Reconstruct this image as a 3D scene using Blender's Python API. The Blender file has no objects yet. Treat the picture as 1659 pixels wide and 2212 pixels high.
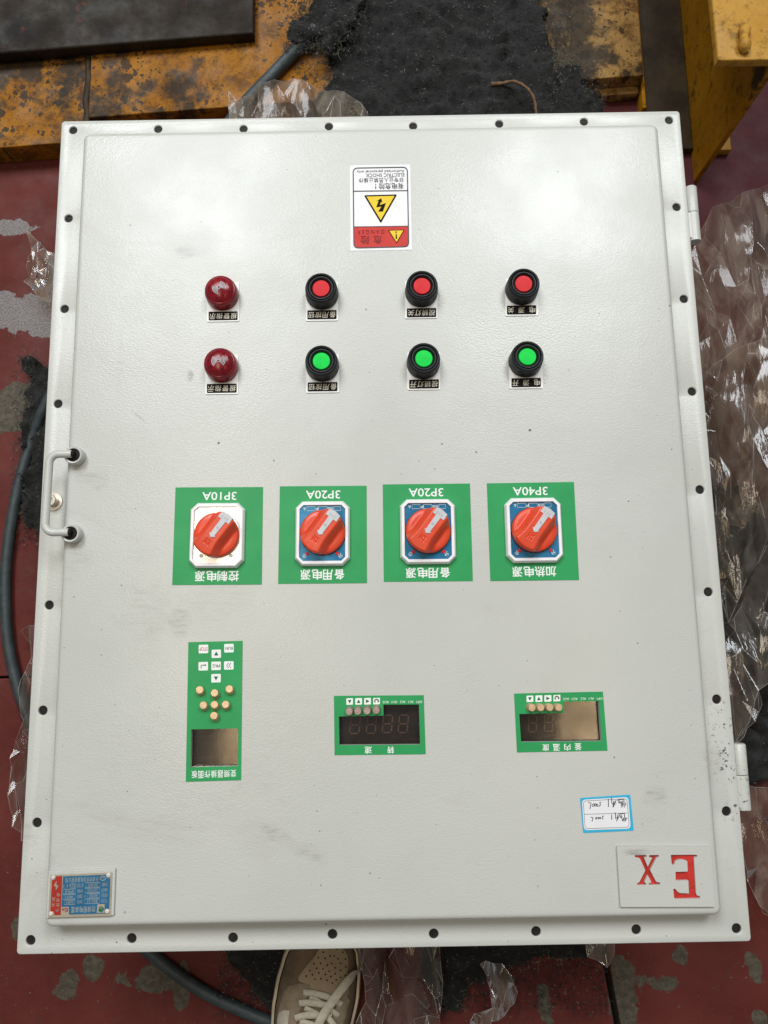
import bpy, bmesh, math, random
from mathutils import Vector, Matrix, Euler, noise
from mathutils.geometry import delaunay_2d_cdt
random.seed(7)
scene = bpy.context.scene
COL = scene.collection

# ------------------------------------------------------------------ camera
CAM_LOC = Vector((0.00693584, -0.1639452, 1.15037332))
CAM_ROT = Euler((0.15913678, 0.00142006, -0.01727841), 'XYZ')
IW, IH, FPX = 1659.0, 2212.0, 1659.0
cd = bpy.data.cameras.new('camera')
cd.sensor_fit = 'VERTICAL'; cd.sensor_height = 36.0; cd.lens = FPX / IH * 36.0
cd.clip_start = 0.02; cd.clip_end = 100
cam = bpy.data.objects.new('camera', cd); COL.objects.link(cam)
cam.location = CAM_LOC; cam.rotation_euler = CAM_ROT
scene.camera = cam
CAM_M = CAM_ROT.to_matrix()

# ------------------------------------------------------------------ light
w = bpy.data.worlds.new('World'); scene.world = w; w.use_nodes = True
wb = w.node_tree.nodes['Background']
wb.inputs[0].default_value = (0.93, 0.97, 1.0, 1); wb.inputs[1].default_value = 0.17

def area(name, loc, target, sx, sy, watts, col):
    l = bpy.data.lights.new(name, 'AREA'); l.shape = 'RECTANGLE'; l.size = sx; l.size_y = sy
    l.energy = watts; l.color = col
    o = bpy.data.objects.new(name, l); COL.objects.link(o); o.location = loc
    d = Vector(target) - Vector(loc)
    o.rotation_euler = d.to_track_quat('-Z', 'Y').to_euler()
    return o
# two strips of roof lights of the workshop: cool daylight at the far end, warm near end
area('roof_light_cool', (-1.65, 3.15, 5.0), (0, 0, 0.2), 2.1, 2.1, 184, (0.94, 0.98, 1.0))
area('roof_light_cool.001', (1.75, 3.25, 5.0), (0, 0, 0.2), 1.8, 2.0, 146, (0.94, 0.98, 1.0))
area('roof_light_warm', (-1.2, 0.2, 5.0), (-1.2, 0.2, 0), 0.6, 1.6, 30, (1.0, 0.86, 0.66))
area('roof_light_warm.001', (-1.0, -0.95, 5.0), (-1.0, -0.95, 0), 0.30, 0.8, 3.4, (1.0, 0.72, 0.38))
area('roof_light_warm.002', (1.42, -0.7, 5.0), (1.42, -0.7, 0), 0.36, 1.3, 8.5, (1.0, 0.72, 0.40))

scene.view_settings.view_transform = 'Standard'
scene.view_settings.look = 'None'
scene.view_settings.exposure = 0.13
scene.view_settings.gamma = 1.0
scene.render.engine = 'CYCLES'
scene.cycles.max_bounces = 8; scene.cycles.transparent_max_bounces = 24

# ------------------------------------------------------------------ pixels to points
def ray(x, y):
    return CAM_M @ Vector(((x - IW / 2) / FPX, -(y - IH / 2) / FPX, -1.0))
def P(x, y, z):
    d = ray(x, y)
    return CAM_LOC + d * ((z - CAM_LOC.z) / d.z)
def pix(p):
    d = CAM_M.transposed() @ (Vector(p) - CAM_LOC)
    return (IW / 2 + FPX * d.x / -d.z, IH / 2 - FPX * d.y / -d.z)
class Zm:
    """coordinates read in an enlargement of the photograph"""
    def __init__(s, x0, y0, k): s.x0, s.y0, s.k = x0, y0, k
    def px(s, x, y): return ((s.x0 + x / s.k) / 1.80832, (s.y0 + y / s.k) / 1.80832)
    def P(s, x, y, z):
        a = s.px(x, y); return P(a[0], a[1], z)

ZF = 0.25      # top of cover flange
ZP = 0.275     # top of raised cover panel

# ------------------------------------------------------------------ materials
def nodes_of(m):
    m.use_nodes = True
    nt = m.node_tree
    return nt, nt.nodes['Principled BSDF']
def N(nt, t, **kw):
    n = nt.nodes.new(t)
    for k, v in kw.items(): setattr(n, k, v)
    return n
def lk(nt, a, b): nt.links.new(a, b)
def math_n(nt, op, a, b=None, clamp=False):
    n = N(nt, 'ShaderNodeMath', operation=op, use_clamp=clamp)
    for i, v in enumerate((a, b)):
        if v is None: continue
        if hasattr(v, 'links'): lk(nt, v, n.inputs[i])
        else: n.inputs[i].default_value = v
    return n.outputs[0]
def mixc(nt, fac, a, b, blend='MIX'):
    n = N(nt, 'ShaderNodeMix', data_type='RGBA', blend_type=blend)
    for i, v in ((0, fac), (6, a), (7, b)):
        if hasattr(v, 'links'): lk(nt, v, n.inputs[i])
        elif isinstance(v, (int, float)): n.inputs[i].default_value = v
        else: n.inputs[i].default_value = (*v, 1)
    return n.outputs[2]
def ramp(nt, v, lo, hi, o0=0.0, o1=1.0):
    n = N(nt, 'ShaderNodeMapRange', interpolation_type='SMOOTHSTEP')
    lk(nt, v, n.inputs[0])
    n.inputs[1].default_value = lo; n.inputs[2].default_value = hi
    n.inputs[3].default_value = o0; n.inputs[4].default_value = o1
    return n.outputs[0]
def noise_n(nt, scale, detail=3, rough=0.55, vec=None, dist=0.0):
    n = N(nt, 'ShaderNodeTexNoise'); n.inputs['Scale'].default_value = scale
    n.inputs['Detail'].default_value = detail; n.inputs['Roughness'].default_value = rough
    n.inputs['Distortion'].default_value = dist
    if vec is None: vec = N(nt, 'ShaderNodeNewGeometry').outputs['Position']
    lk(nt, vec, n.inputs['Vector'])
    return n.outputs[0]
def bump_n(nt, h, strength, dist=0.001, prev=None):
    n = N(nt, 'ShaderNodeBump'); n.inputs['Strength'].default_value = strength
    n.inputs['Distance'].default_value = dist
    lk(nt, h, n.inputs['Height'])
    if prev is not None: lk(nt, prev, n.inputs['Normal'])
    return n.outputs[0]

MATS = {}
def mat(name, c, rough=0.5, metal=0.0, var=0.12, vscale=40, bump=0.15, bscale=300, coat=0.0, spec=0.5):
    m = bpy.data.materials.new(name); nt, b = nodes_of(m)
    v = noise_n(nt, vscale, 4)
    k = ramp(nt, v, 0.3, 0.7, 1 - var, 1 + var * 0.6)
    col = N(nt, 'ShaderNodeVectorMath', operation='SCALE')
    col.inputs[0].default_value = c[:3]; lk(nt, k, col.inputs['Scale'])
    lk(nt, col.outputs[0], b.inputs['Base Color'])
    r = ramp(nt, noise_n(nt, vscale * 2.3, 3), 0.3, 0.7, max(0.02, rough - 0.06), min(1, rough + 0.06))
    lk(nt, r, b.inputs['Roughness'])
    b.inputs['Metallic'].default_value = metal
    b.inputs['Specular IOR Level'].default_value = spec
    b.inputs['Coat Weight'].default_value = coat; b.inputs['Coat Roughness'].default_value = 0.12
    if bump: lk(nt, bump_n(nt, noise_n(nt, bscale, 2), bump, 0.0008), b.inputs['Normal'])
    MATS[name] = m
    return m

def ellipse_mask(nt, pos, cx, cy, rx, ry, rot, n_fac, soft=0.5):
    mp = N(nt, 'ShaderNodeMapping', vector_type='TEXTURE')
    mp.inputs['Location'].default_value = (cx, cy, 0)
    mp.inputs['Rotation'].default_value = (0, 0, rot)
    mp.inputs['Scale'].default_value = (rx, ry, 1e3)
    lk(nt, pos, mp.inputs[0])
    ln = N(nt, 'ShaderNodeVectorMath', operation='LENGTH'); lk(nt, mp.outputs[0], ln.inputs[0])
    d = math_n(nt, 'ADD', ln.outputs['Value'], n_fac)
    return ramp(nt, d, 1 + soft, 1 - soft)

def paint_material():
    m = bpy.data.materials.new('light_grey_enamel'); nt, b = nodes_of(m)
    pos = N(nt, 'ShaderNodeNewGeometry').outputs['Position']
    base = (0.535, 0.545, 0.505)
    v = ramp(nt, noise_n(nt, 3.5, 5, 0.6, pos), 0.3, 0.7)
    col = mixc(nt, v, (0.515, 0.520, 0.480), (0.548, 0.553, 0.516))
    # grime smears
    n1 = math_n(nt, 'MULTIPLY', math_n(nt, 'SUBTRACT', noise_n(nt, 34, 5, 0.7, pos), 0.5), 3.6)
    st = N(nt, 'ShaderNodeMapping'); st.inputs['Scale'].default_value = (40, 190, 40)
    st.inputs['Rotation'].default_value = (0, 0, 0.9)
    lk(nt, pos, st.inputs[0])
    n2 = ramp(nt, noise_n(nt, 1.0, 4, 0.6, st.outputs[0]), 0.42, 0.72)
    tot = None
    for (x, y, rx, ry, rot, s) in SMUDGES:
        p = P(x, y, ZP if 100 < x < 1550 else ZF)
        e = math_n(nt, 'MULTIPLY', ellipse_mask(nt, pos, p.x, p.y, rx, ry, rot, n1), s)
        tot = e if tot is None else math_n(nt, 'MAXIMUM', tot, e)
    sm = math_n(nt, 'MULTIPLY', tot, math_n(nt, 'ADD', math_n(nt, 'MULTIPLY', n2, 0.75), 0.25), True)
    col = mixc(nt, sm, col, (0.19, 0.18, 0.17))
    # faint handling marks all over
    hm = N(nt, 'ShaderNodeMapping'); hm.inputs['Scale'].default_value = (7, 16, 7); hm.inputs['Rotation'].default_value = (0, 0, 0.5)
    lk(nt, pos, hm.inputs[0])
    f1 = math_n(nt, 'MULTIPLY', ramp(nt, noise_n(nt, 1.0, 7, 0.72, hm.outputs[0], 0.8), 0.52, 0.78), ramp(nt, noise_n(nt, 4.2, 3, 0.5, pos), 0.42, 0.66))
    col = mixc(nt, math_n(nt, 'MULTIPLY', f1, 0.42), col, (0.33, 0.31, 0.28))
    # scuff flecks near the lower hinge
    p = P(1582, 1660, ZF)
    fl = math_n(nt, 'MULTIPLY', ellipse_mask(nt, pos, p.x, p.y, 0.018, 0.075, 0.12, 0.0, 0.6),
                ramp(nt, noise_n(nt, 210, 3, 0.65, pos), 0.60, 0.67))
    col = mixc(nt, fl, col, (0.04, 0.04, 0.04))
    # paint specks
    for sc, r0 in ((11.0, 0.018), (17.0, 0.017), (29.0, 0.020)):
        vo = N(nt, 'ShaderNodeTexVoronoi', voronoi_dimensions='2D'); vo.inputs['Scale'].default_value = sc
        wp = N(nt, 'ShaderNodeVectorMath', operation='ADD')
        nz = N(nt, 'ShaderNodeTexNoise'); nz.inputs['Scale'].default_value = 420; lk(nt, pos, nz.inputs['Vector'])
        sc_ = N(nt, 'ShaderNodeVectorMath', operation='SCALE'); sc_.inputs['Scale'].default_value = 0.0012
        lk(nt, nz.outputs['Color'], sc_.inputs[0]); lk(nt, pos, wp.inputs[0]); lk(nt, sc_.outputs[0], wp.inputs[1])
        lk(nt, wp.outputs[0], vo.inputs['Vector'])
        sep = N(nt, 'ShaderNodeSeparateColor'); lk(nt, vo.outputs['Color'], sep.inputs[0])
        rr = math_n(nt, 'MULTIPLY', math_n(nt, 'POWER', sep.outputs[0], 3.0), r0)
        dot = math_n(nt, 'LESS_THAN', vo.outputs['Distance'], rr)
        dot = math_n(nt, 'MULTIPLY', dot, ramp(nt, sep.outputs[1], 0.3, 0.6, 0.35, 0.9))
        col = mixc(nt, dot, col, (0.06, 0.06, 0.055))
    lk(nt, col, b.inputs['Base Color'])
    lk(nt, ramp(nt, noise_n(nt, 9, 3, 0.5, pos), 0.3, 0.7, 0.27, 0.37), b.inputs['Roughness'])
    b.inputs['Specular IOR Level'].default_value = 0.6
    # orange-peel enamel
    op = N(nt, 'ShaderNodeMapping'); op.inputs['Scale'].default_value = (0.8, 1.25, 1)
    lk(nt, pos, op.inputs[0])
    h1 = noise_n(nt, 430, 2, 0.5, op.outputs[0])
    h2 = noise_n(nt, 1100, 2, 0.5, op.outputs[0])
    n_ = bump_n(nt, h2, 0.14, 0.0005)
    h1 = math_n(nt, 'MULTIPLY', h1, ramp(nt, noise_n(nt, 5, 3, 0.5, pos), 0.35, 0.65, 0.55, 1.2))
    n_ = bump_n(nt, h1, 0.32, 0.00075, n_)
    h3 = noise_n(nt, 16, 3, 0.5, pos)       # slow unevenness of the sheet under the paint
    lk(nt, bump_n(nt, h3, 0.10, 0.004, n_), b.inputs['Normal'])
    MATS['paint'] = m
    return m
SMUDGES = [(410, 545, .022, .007, 0, .45), (320, 1330, .03, .03, .4, .22), (620, 1815, .035, .008, -.5, .35),
           (560, 1810, .02, .02, 0, .12), (520, 2100, .02, .012, 0, .3), (1415, 1722, .012, .008, .5, .4),
           (200, 1030, .02, .012, -.6, .3), (150, 1200, .02, .02, 0, .25), (1350, 2080, .03, .006, .3, .3),
           (385, 1340, .012, .018, 0, .4), (1375, 1840, .014, .003, 0, .7), (905, 455, .05, .03, .5, .10),
           (1080, 2110, .02, .01, .2, .3), (300, 900, .012, .002, -.8, .5), (260, 780, .003, .05, 0, .12),
           (455, 1300, .05, .03, .3, .14), (420, 1640, .12, .07, .3, .07), (1300, 1000, .2, .1, .2, .05),
           (1545, 1650, .012, .02, 0, .4), (60, 1800, .012, .012, 0, .35), (410, 812, .003, .005, 0, 1.0)]

def floor_material():
    m = bpy.data.materials.new('worn_red_floor_paint'); nt, b = nodes_of(m)
    pos = N(nt, 'ShaderNodeNewGeometry').outputs['Position']
    red = mixc(nt, ramp(nt, noise_n(nt, 6, 6, 0.65, pos), 0.3, 0.7), (0.088, 0.014, 0.011), (0.135, 0.027, 0.022))
    red = mixc(nt, ramp(nt, noise_n(nt, 60, 4, 0.7, pos), 0.52, 0.75, 0, 0.5), red, (0.09, 0.04, 0.03))
    n1 = math_n(nt, 'MULTIPLY', math_n(nt, 'SUBTRACT', noise_n(nt, 26, 5, 0.62, pos), 0.5), 3.4)
    con = mixc(nt, ramp(nt, noise_n(nt, 130, 4, 0.7, pos), 0.35, 0.7), (0.062, 0.051, 0.036), (0.115, 0.098, 0.073))
    con2 = mixc(nt, ramp(nt, noise_n(nt, 380, 5, 0.8, pos), 0.36, 0.66), (0.12, 0.105, 0.10), (0.29, 0.265, 0.265))
    worn = ramp(nt, noise_n(nt, 9, 7, 0.68, pos), 0.66, 0.68)
    small = ramp(nt, noise_n(nt, 31, 4, 0.6, pos), 0.69, 0.70)
    col = mixc(nt, math_n(nt, 'MAXIMUM', worn, small), red, con)
    a = None
    for (x, y, rx, ry, rot) in ((330, 2110, .022, .018, .5), (198, 2092, .014, .014, 0), (145, 2128, .016, .018, .3),
                               (393, 2140, .010, .030, -.1), (640, 2190, .03, .04, 0), (715, 2210, .02, .02, 0),
                               (20, 30, .03, .02, 0), (40, 2000, .01, .02, 0), (40, 870, .06, .03, .3),
                               (28, 920, .03, .012, 0),
                               (1425, 2122, .03, .012, .1), (1630, 2090, .012, .02, .4), (1180, 2180, .009, .025, .2),
                               (1345, 2150, .018, .05, .1), (1100, 2115, .012, .01, 0), (1470, 2062, .01, .014, 0),
                               (20, 60, .02, .02, 0), (1640, 2200, .01, .01, 0)):
        p = P(x, y, 0); e = ellipse_mask(nt, pos, p.x, p.y, rx, ry, rot, n1, 0.06)
        a = e if a is None else math_n(nt, 'MAXIMUM', a, e)
    col = mixc(nt, a, col, con)
    a = None
    for (x, y, rx, ry, rot) in ((45, 675, .058, .032, -.25), (95, 690, .03, .03, 0), (20, 492, .04, .012, 0)):
        p = P(x, y, 0); e = ellipse_mask(nt, pos, p.x, p.y, rx, ry, rot, n1, 0.08)
        a = e if a is None else math_n(nt, 'MAXIMUM', a, e)
    col = mixc(nt, a, col, con2)
    # faded, bluish paint by the steel beam
    p = P(1600, 420, 0)
    col = mixc(nt, math_n(nt, 'MULTIPLY', ellipse_mask(nt, pos, p.x, p.y, .25, .22, 0, n1, 0.7), 0.75), col, (0.085, 0.024, 0.034))
    lk(nt, col, b.inputs['Base Color'])
    lk(nt, ramp(nt, noise_n(nt, 14, 4, 0.6, pos), 0.3, 0.7, 0.50, 0.75), b.inputs['Roughness'])
    b.inputs['Specular IOR Level'].default_value = 0.22
    h = math_n(nt, 'ADD', noise_n(nt, 90, 5, 0.6, pos), math_n(nt, 'MULTIPLY', a, -0.6))
    lk(nt, bump_n(nt, h, 0.35, 0.002), b.inputs['Normal'])
    return m

def yellow_material(name, y0, y1, dirt=0.5, spots=True, oil=(0.026, 0.019, 0.012), pale_end=None):
    m = bpy.data.materials.new(name); nt, b = nodes_of(m)
    pos = N(nt, 'ShaderNodeNewGeometry').outputs['Position']
    col = mixc(nt, ramp(nt, noise_n(nt, 14, 6, 0.65, pos), 0.3, 0.7), y0, y1)
    col = mixc(nt, ramp(nt, noise_n(nt, 60, 5, 0.7, pos), 0.50, 0.70, 0, 0.8), col, tuple(c * 0.38 for c in y0))
    col = mixc(nt, ramp(nt, noise_n(nt, 170, 5, 0.75, pos), 0.52, 0.66, 0, 0.55 if dirt > 0.3 else 0.25), col, tuple(c * 0.30 for c in y0))
    if pale_end:
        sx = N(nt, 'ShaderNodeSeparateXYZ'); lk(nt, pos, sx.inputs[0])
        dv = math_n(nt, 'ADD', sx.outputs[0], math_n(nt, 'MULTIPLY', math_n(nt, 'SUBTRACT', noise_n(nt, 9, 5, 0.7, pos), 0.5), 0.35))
        col = mixc(nt, ramp(nt, dv, 0.18, 0.34, 0, 0.85), col, pale_end)  # paler tan towards the right-hand end, with a noisy border
    if spots:
        for sc, r0 in ((31.0, 0.34), (78.0, 0.36), (150.0, 0.36)):
            vo = N(nt, 'ShaderNodeTexVoronoi', voronoi_dimensions='2D'); vo.inputs['Scale'].default_value = sc
            nz = N(nt, 'ShaderNodeTexNoise'); nz.inputs['Scale'].default_value = 130; lk(nt, pos, nz.inputs['Vector'])
            sc_ = N(nt, 'ShaderNodeVectorMath', operation='SCALE'); sc_.inputs['Scale'].default_value = 0.012
            wp = N(nt, 'ShaderNodeVectorMath', operation='ADD')
            lk(nt, nz.outputs['Color'], sc_.inputs[0]); lk(nt, pos, wp.inputs[0]); lk(nt, sc_.outputs[0], wp.inputs[1])
            lk(nt, wp.outputs[0], vo.inputs['Vector'])
            sep = N(nt, 'ShaderNodeSeparateColor'); lk(nt, vo.outputs['Color'], sep.inputs[0])
            rr = math_n(nt, 'MULTIPLY', math_n(nt, 'POWER', sep.outputs[0], 2.6), r0)
            rr = math_n(nt, 'MULTIPLY', rr, ramp(nt, noise_n(nt, 7, 3, 0.6, pos), 0.40, 0.60, 0.25, 1.25))
            d = math_n(nt, 'SUBTRACT', rr, vo.outputs['Distance'])
            col = mixc(nt, ramp(nt, d, -0.01, 0.02, 0, 0.88), col, oil)
    lo = 0.62 - 0.22 * dirt
    mid = ramp(nt, noise_n(nt, 23, 7, 0.75, pos, 0.6), lo + 0.02, lo + 0.16, 0, 0.75)
    col = mixc(nt, math_n(nt, 'MULTIPLY', mid, 1.0 if dirt > 0.3 else 0.25), col, tuple(c * 0.30 + o * 0.6 for c, o in zip(y0, oil)))
    col = mixc(nt, ramp(nt, noise_n(nt, 6.5, 6, 0.68, pos), lo, lo + 0.10, 0, 0.92), col, oil)
    rust = ramp(nt, noise_n(nt, 42, 5, 0.7, pos), 0.63, 0.68, 0, 0.8)
    col = mixc(nt, rust, col, (0.09, 0.022, 0.010))
    lk(nt, col, b.inputs['Base Color'])
    lk(nt, ramp(nt, noise_n(nt, 20, 4, 0.6, pos), 0.3, 0.7, 0.40, 0.7), b.inputs['Roughness'])
    b.inputs['Specular IOR Level'].default_value = 0.2
    lk(nt, bump_n(nt, noise_n(nt, 120, 5, 0.65, pos), 0.4, 0.002), b.inputs['Normal'])
    return m

def plastic_material(name, tint, haze, hcol, gl=0.16):
    m = bpy.data.materials.new(name); m.use_nodes = True; nt = m.node_tree; nt.nodes.clear()
    out = N(nt, 'ShaderNodeOutputMaterial')
    pos = N(nt, 'ShaderNodeNewGeometry').outputs['Position']
    tr = N(nt, 'ShaderNodeBsdfTransparent'); tr.inputs[0].default_value = (*tint, 1)
    di = N(nt, 'ShaderNodeBsdfDiffuse'); di.inputs[0].default_value = (*hcol, 1)
    tl = N(nt, 'ShaderNodeBsdfTranslucent'); tl.inputs[0].default_value = (*hcol, 1)
    m0 = N(nt, 'ShaderNodeMixShader'); m0.inputs[0].default_value = 0.4
    lk(nt, di.outputs[0], m0.inputs[1]); lk(nt, tl.outputs[0], m0.inputs[2])
    m1 = N(nt, 'ShaderNodeMixShader')
    hz = N(nt, 'ShaderNodeMapping'); hz.inputs['Scale'].default_value = (1, 0.4, 1); lk(nt, pos, hz.inputs[0])
    base = ramp(nt, noise_n(nt, 30, 5, 0.6, hz.outputs[0], 1.2), 0.36, 0.68, haze * 0.45, haze * 1.5)
    lk(nt, base, m1.inputs[0])
    lk(nt, tr.outputs[0], m1.inputs[1]); lk(nt, m0.outputs[0], m1.inputs[2])
    g = N(nt, 'ShaderNodeBsdfGlossy'); g.inputs[0].default_value = (0.95, 0.97, 1, 1); g.inputs['Roughness'].default_value = 0.10
    wv = N(nt, 'ShaderNodeMapping'); wv.inputs['Scale'].default_value = (1, 0.2, 1)
    lk(nt, pos, wv.inputs[0])
    nb = bump_n(nt, noise_n(nt, 34, 4, 0.5, wv.outputs[0], 1.0), 0.36, 0.006)
    nb = bump_n(nt, noise_n(nt, 150, 3, 0.5, wv.outputs[0], 1.0), 0.16, 0.0015, nb)
    lk(nt, nb, g.inputs['Normal'])
    lw = N(nt, 'ShaderNodeFresnel'); lw.inputs['IOR'].default_value = 1.5; lk(nt, nb, lw.inputs['Normal'])
    m2 = N(nt, 'ShaderNodeMixShader')
    lk(nt, math_n(nt, 'MULTIPLY', lw.outputs[0], gl, True), m2.inputs[0])
    lk(nt, m1.outputs[0], m2.inputs[1]); lk(nt, g.outputs[0], m2.inputs[2])
    lk(nt, m2.outputs[0], out.inputs[0])
    return m

def glass_material():
    m = bpy.data.materials.new('display_glass'); m.use_nodes = True; nt = m.node_tree; nt.nodes.clear()
    out = N(nt, 'ShaderNodeOutputMaterial')
    tr = N(nt, 'ShaderNodeBsdfTransparent'); tr.inputs[0].default_value = (0.80, 0.78, 0.76, 1)
    g = N(nt, 'ShaderNodeBsdfGlossy'); g.inputs['Roughness'].default_value = 0.10
    g.inputs[0].default_value = (1, 1, 1, 1)
    pos = N(nt, 'ShaderNodeNewGeometry').outputs['Position']
    lk(nt, bump_n(nt, noise_n(nt, 30, 3, 0.5, pos), 0.05, 0.001), g.inputs['Normal'])
    mx = N(nt, 'ShaderNodeMixShader')
    lk(nt, ramp(nt, noise_n(nt, 24, 4, 0.6, pos), 0.3, 0.75, 0.024, 0.052), mx.inputs[0])
    lk(nt, tr.outputs[0], mx.inputs[1]); lk(nt, g.outputs[0], mx.inputs[2]); lk(nt, mx.outputs[0], out.inputs[0])
    return m

def red_lens_material():
    m = bpy.data.materials.new('translucent_red_plastic'); nt, b = nodes_of(m)
    pos = N(nt, 'ShaderNodeNewGeometry').outputs['Position']
    lk(nt, mixc(nt, ramp(nt, noise_n(nt, 70, 3, 0.5, pos), 0.3, 0.7), (0.20, 0.006, 0.014), (0.34, 0.014, 0.024)), b.inputs['Base Color'])
    b.inputs['Roughness'].default_value = 0.22
    b.inputs['Transmission Weight'].default_value = 0.25
    b.inputs['Coat Weight'].default_value = 0.05; b.inputs['Coat Roughness'].default_value = 0.1
    b.inputs['Specular IOR Level'].default_value = 0.22
    return m

def felt_material():
    m = bpy.data.materials.new('black_felt'); nt, b = nodes_of(m)
    pos = N(nt, 'ShaderNodeNewGeometry').outputs['Position']
    c = mixc(nt, ramp(nt, noise_n(nt, 90, 6, 0.75, pos), 0.35, 0.7), (0.003, 0.003, 0.0032), (0.012, 0.0115, 0.0115))
    c = mixc(nt, ramp(nt, noise_n(nt, 24, 5, 0.7, pos), 0.55, 0.75, 0, 0.7), c, (0.020, 0.017, 0.014))
    c = mixc(nt, ramp(nt, noise_n(nt, 520, 3, 0.7, pos), 0.66, 0.72), c, (0.09, 0.083, 0.075))
    c = mixc(nt, ramp(nt, noise_n(nt, 180, 3, 0.7, pos), 0.70, 0.74, 0, 0.8), c, (0.06, 0.065, 0.03))
    lk(nt, c, b.inputs['Base Color']); b.inputs['Roughness'].default_value = 0.95
    b.inputs['Sheen Weight'].default_value = 0.06; b.inputs['Sheen Roughness'].default_value = 0.6
    lk(nt, bump_n(nt, noise_n(nt, 260, 6, 0.8, pos), 0.9, 0.004), b.inputs['Normal'])
    return m

MP = paint_material()
M_FLOOR = floor_material()
M_BED = yellow_material('oily_orange_steel_paint', (0.27, 0.100, 0.003), (0.36, 0.145, 0.006), 0.66, pale_end=(0.38, 0.225, 0.075))
M_BEAM = yellow_material('yellow_steel_paint', (0.37, 0.155, 0.002), (0.44, 0.20, 0.004), 0.0, False)
M_BEAMTOP = yellow_material('lit_yellow_steel_paint', (0.42, 0.21, 0.026), (0.50, 0.27, 0.048), -0.1, False)  # paler copy of the beam yellow, light on its top put into the colour
M_OILY = mat('oily_dark_steel', (0.040, 0.027, 0.015), 0.6, 0.0, 0.5, 18, 0.5, 120, 0, 0.2)
M_DARK = yellow_material('dark_oily_plate', (0.018, 0.0125, 0.0075), (0.026, 0.017, 0.009), 0.5, False, (0.010, 0.0075, 0.006))
M_FELT = felt_material()
M_PLASTIC = plastic_material('clear_plastic_film', (0.87, 0.81, 0.74), 0.16, (0.52, 0.45, 0.38), 1.0)
M_PLASTIC2 = plastic_material('brownish_plastic_film', (0.83, 0.76, 0.67), 0.33, (0.50, 0.42, 0.34), 0.6)
M_FOLD = plastic_material('whitened_film_folds', (0.95, 0.94, 0.93), 0.42, (0.62, 0.58, 0.53), 1.0)
M_GLASS = glass_material()
M_RED_LENS = red_lens_material()
M_RUBBER = mat('grey_green_rubber', (0.034, 0.048, 0.052), 0.55, 0, 0.25, 60, 0.3, 250)
M_BLACKPL = mat('black_plastic', (0.015, 0.016, 0.019), 0.48, 0, 0.35, 120, 0.3, 700, spec=0.3)
M_CAPRED = mat('red_button_plastic', (0.66, 0.030, 0.036), 0.5, 0, 0.08, 100, 0.05, 500, spec=0.15)
M_CAPGRN = mat('green_button_plastic', (0.005, 0.66, 0.075), 0.5, 0, 0.08, 100, 0.05, 500, spec=0.15)
M_WHITEPL = mat('white_name_plate', (0.86, 0.85, 0.83), 0.4, 0, 0.05, 60, 0.03, 300)
M_PAPER = mat('white_sticker', (0.80, 0.79, 0.81), 0.45, 0, 0.03, 40, 0.03, 200)
M_PRINTBLK = mat('black_print', (0.010, 0.009, 0.009), 0.7, 0, 0.1, 100, 0, spec=0.08)
M_PRINTGRY = mat('dark_grey_print', (0.075, 0.07, 0.08), 0.45, 0, 0.1, 100, 0, spec=0.15)
M_PRINTWHT = mat('white_print', (0.84, 0.86, 0.82), 0.45, 0, 0.03, 80, 0, spec=0.15)
M_CREAM = mat('cream_print', (0.72, 0.66, 0.52), 0.45, 0, 0.08, 90, 0)
M_GREEN = mat('green_vinyl', (0.022, 0.315, 0.095), 0.42, 0, 0.07, 18, 0.06, 260, spec=0.3)
M_GREENDK = mat('dark_green_print', (0.012, 0.13, 0.065), 0.45, 0, 0.05, 80, 0, spec=0.15)
M_STOP = mat('magenta_print', (0.60, 0.05, 0.15), 0.45, 0, 0.05, 80, 0, spec=0.15)
M_WARNRED = mat('red_print', (0.58, 0.045, 0.035), 0.45, 0, 0.06, 50, 0, spec=0.15)
M_DKRED = mat('dark_red_print', (0.20, 0.012, 0.012), 0.45, 0, 0.06, 80, 0, spec=0.15)
M_WARNYEL = mat('yellow_print', (0.84, 0.58, 0.035), 0.45, 0, 0.05, 50, 0, spec=0.15)
M_BEZEL = mat('white_bezel_plastic', (0.86, 0.84, 0.86), 0.32, 0, 0.04, 60, 0.03, 300)
M_KNOB = mat('orange_red_knob_plastic', (0.70, 0.058, 0.016), 0.36, 0, 0.08, 60, 0.06, 400)
M_BLUE = mat('blue_foil_plate', (0.030, 0.21, 0.40), 0.22, 0.35, 0.15, 25, 0.15, 60)
M_GLARE = mat('glare_white_plate', (0.66, 0.67, 0.66), 0.28, 0.55, 0.08, 25, 0.1, 60)  # first switch's face plate: white glare of a reflection put into its colour
M_ARROW = mat('grey_pointer_plastic', (0.55, 0.55, 0.57), 0.4, 0, 0.08, 90, 0.1, 400)
M_SCRATCH = mat('pencil_grey_marks', (0.20, 0.20, 0.22), 0.6, 0, 0.1, 90, 0)
M_DISPLAY = mat('dark_display_board', (0.030, 0.021, 0.017), 0.4, 0, 0.5, 50, 0.2, 90)
M_SEG = mat('unlit_display_segment', (0.21, 0.125, 0.09), 0.5, 0, 0.15, 90, 0)
M_SEGDIM = mat('hidden_display_segment', (0.075, 0.05, 0.04), 0.5, 0, 0.15, 90, 0)
M_PIN = mat('brushed_brass', (0.72, 0.53, 0.34), 0.42, 0.75, 0.12, 160, 0.15, 900)
M_PINDULL = mat('dull_copper', (0.40, 0.31, 0.27), 0.45, 0.6, 0.2, 160, 0.25, 900)
M_STEEL = mat('zinc_plated_steel', (0.62, 0.57, 0.50), 0.34, 0.8, 0.12, 120, 0.03, 500)
M_BRONZE = mat('dull_black_steel', (0.022, 0.019, 0.018), 0.5, 0.0, 0.3, 120, 0.1, 500, spec=0.12)
M_STKBLUE = mat('cyan_print', (0.030, 0.42, 0.66), 0.4, 0, 0.05, 60, 0.02, 200)
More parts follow.
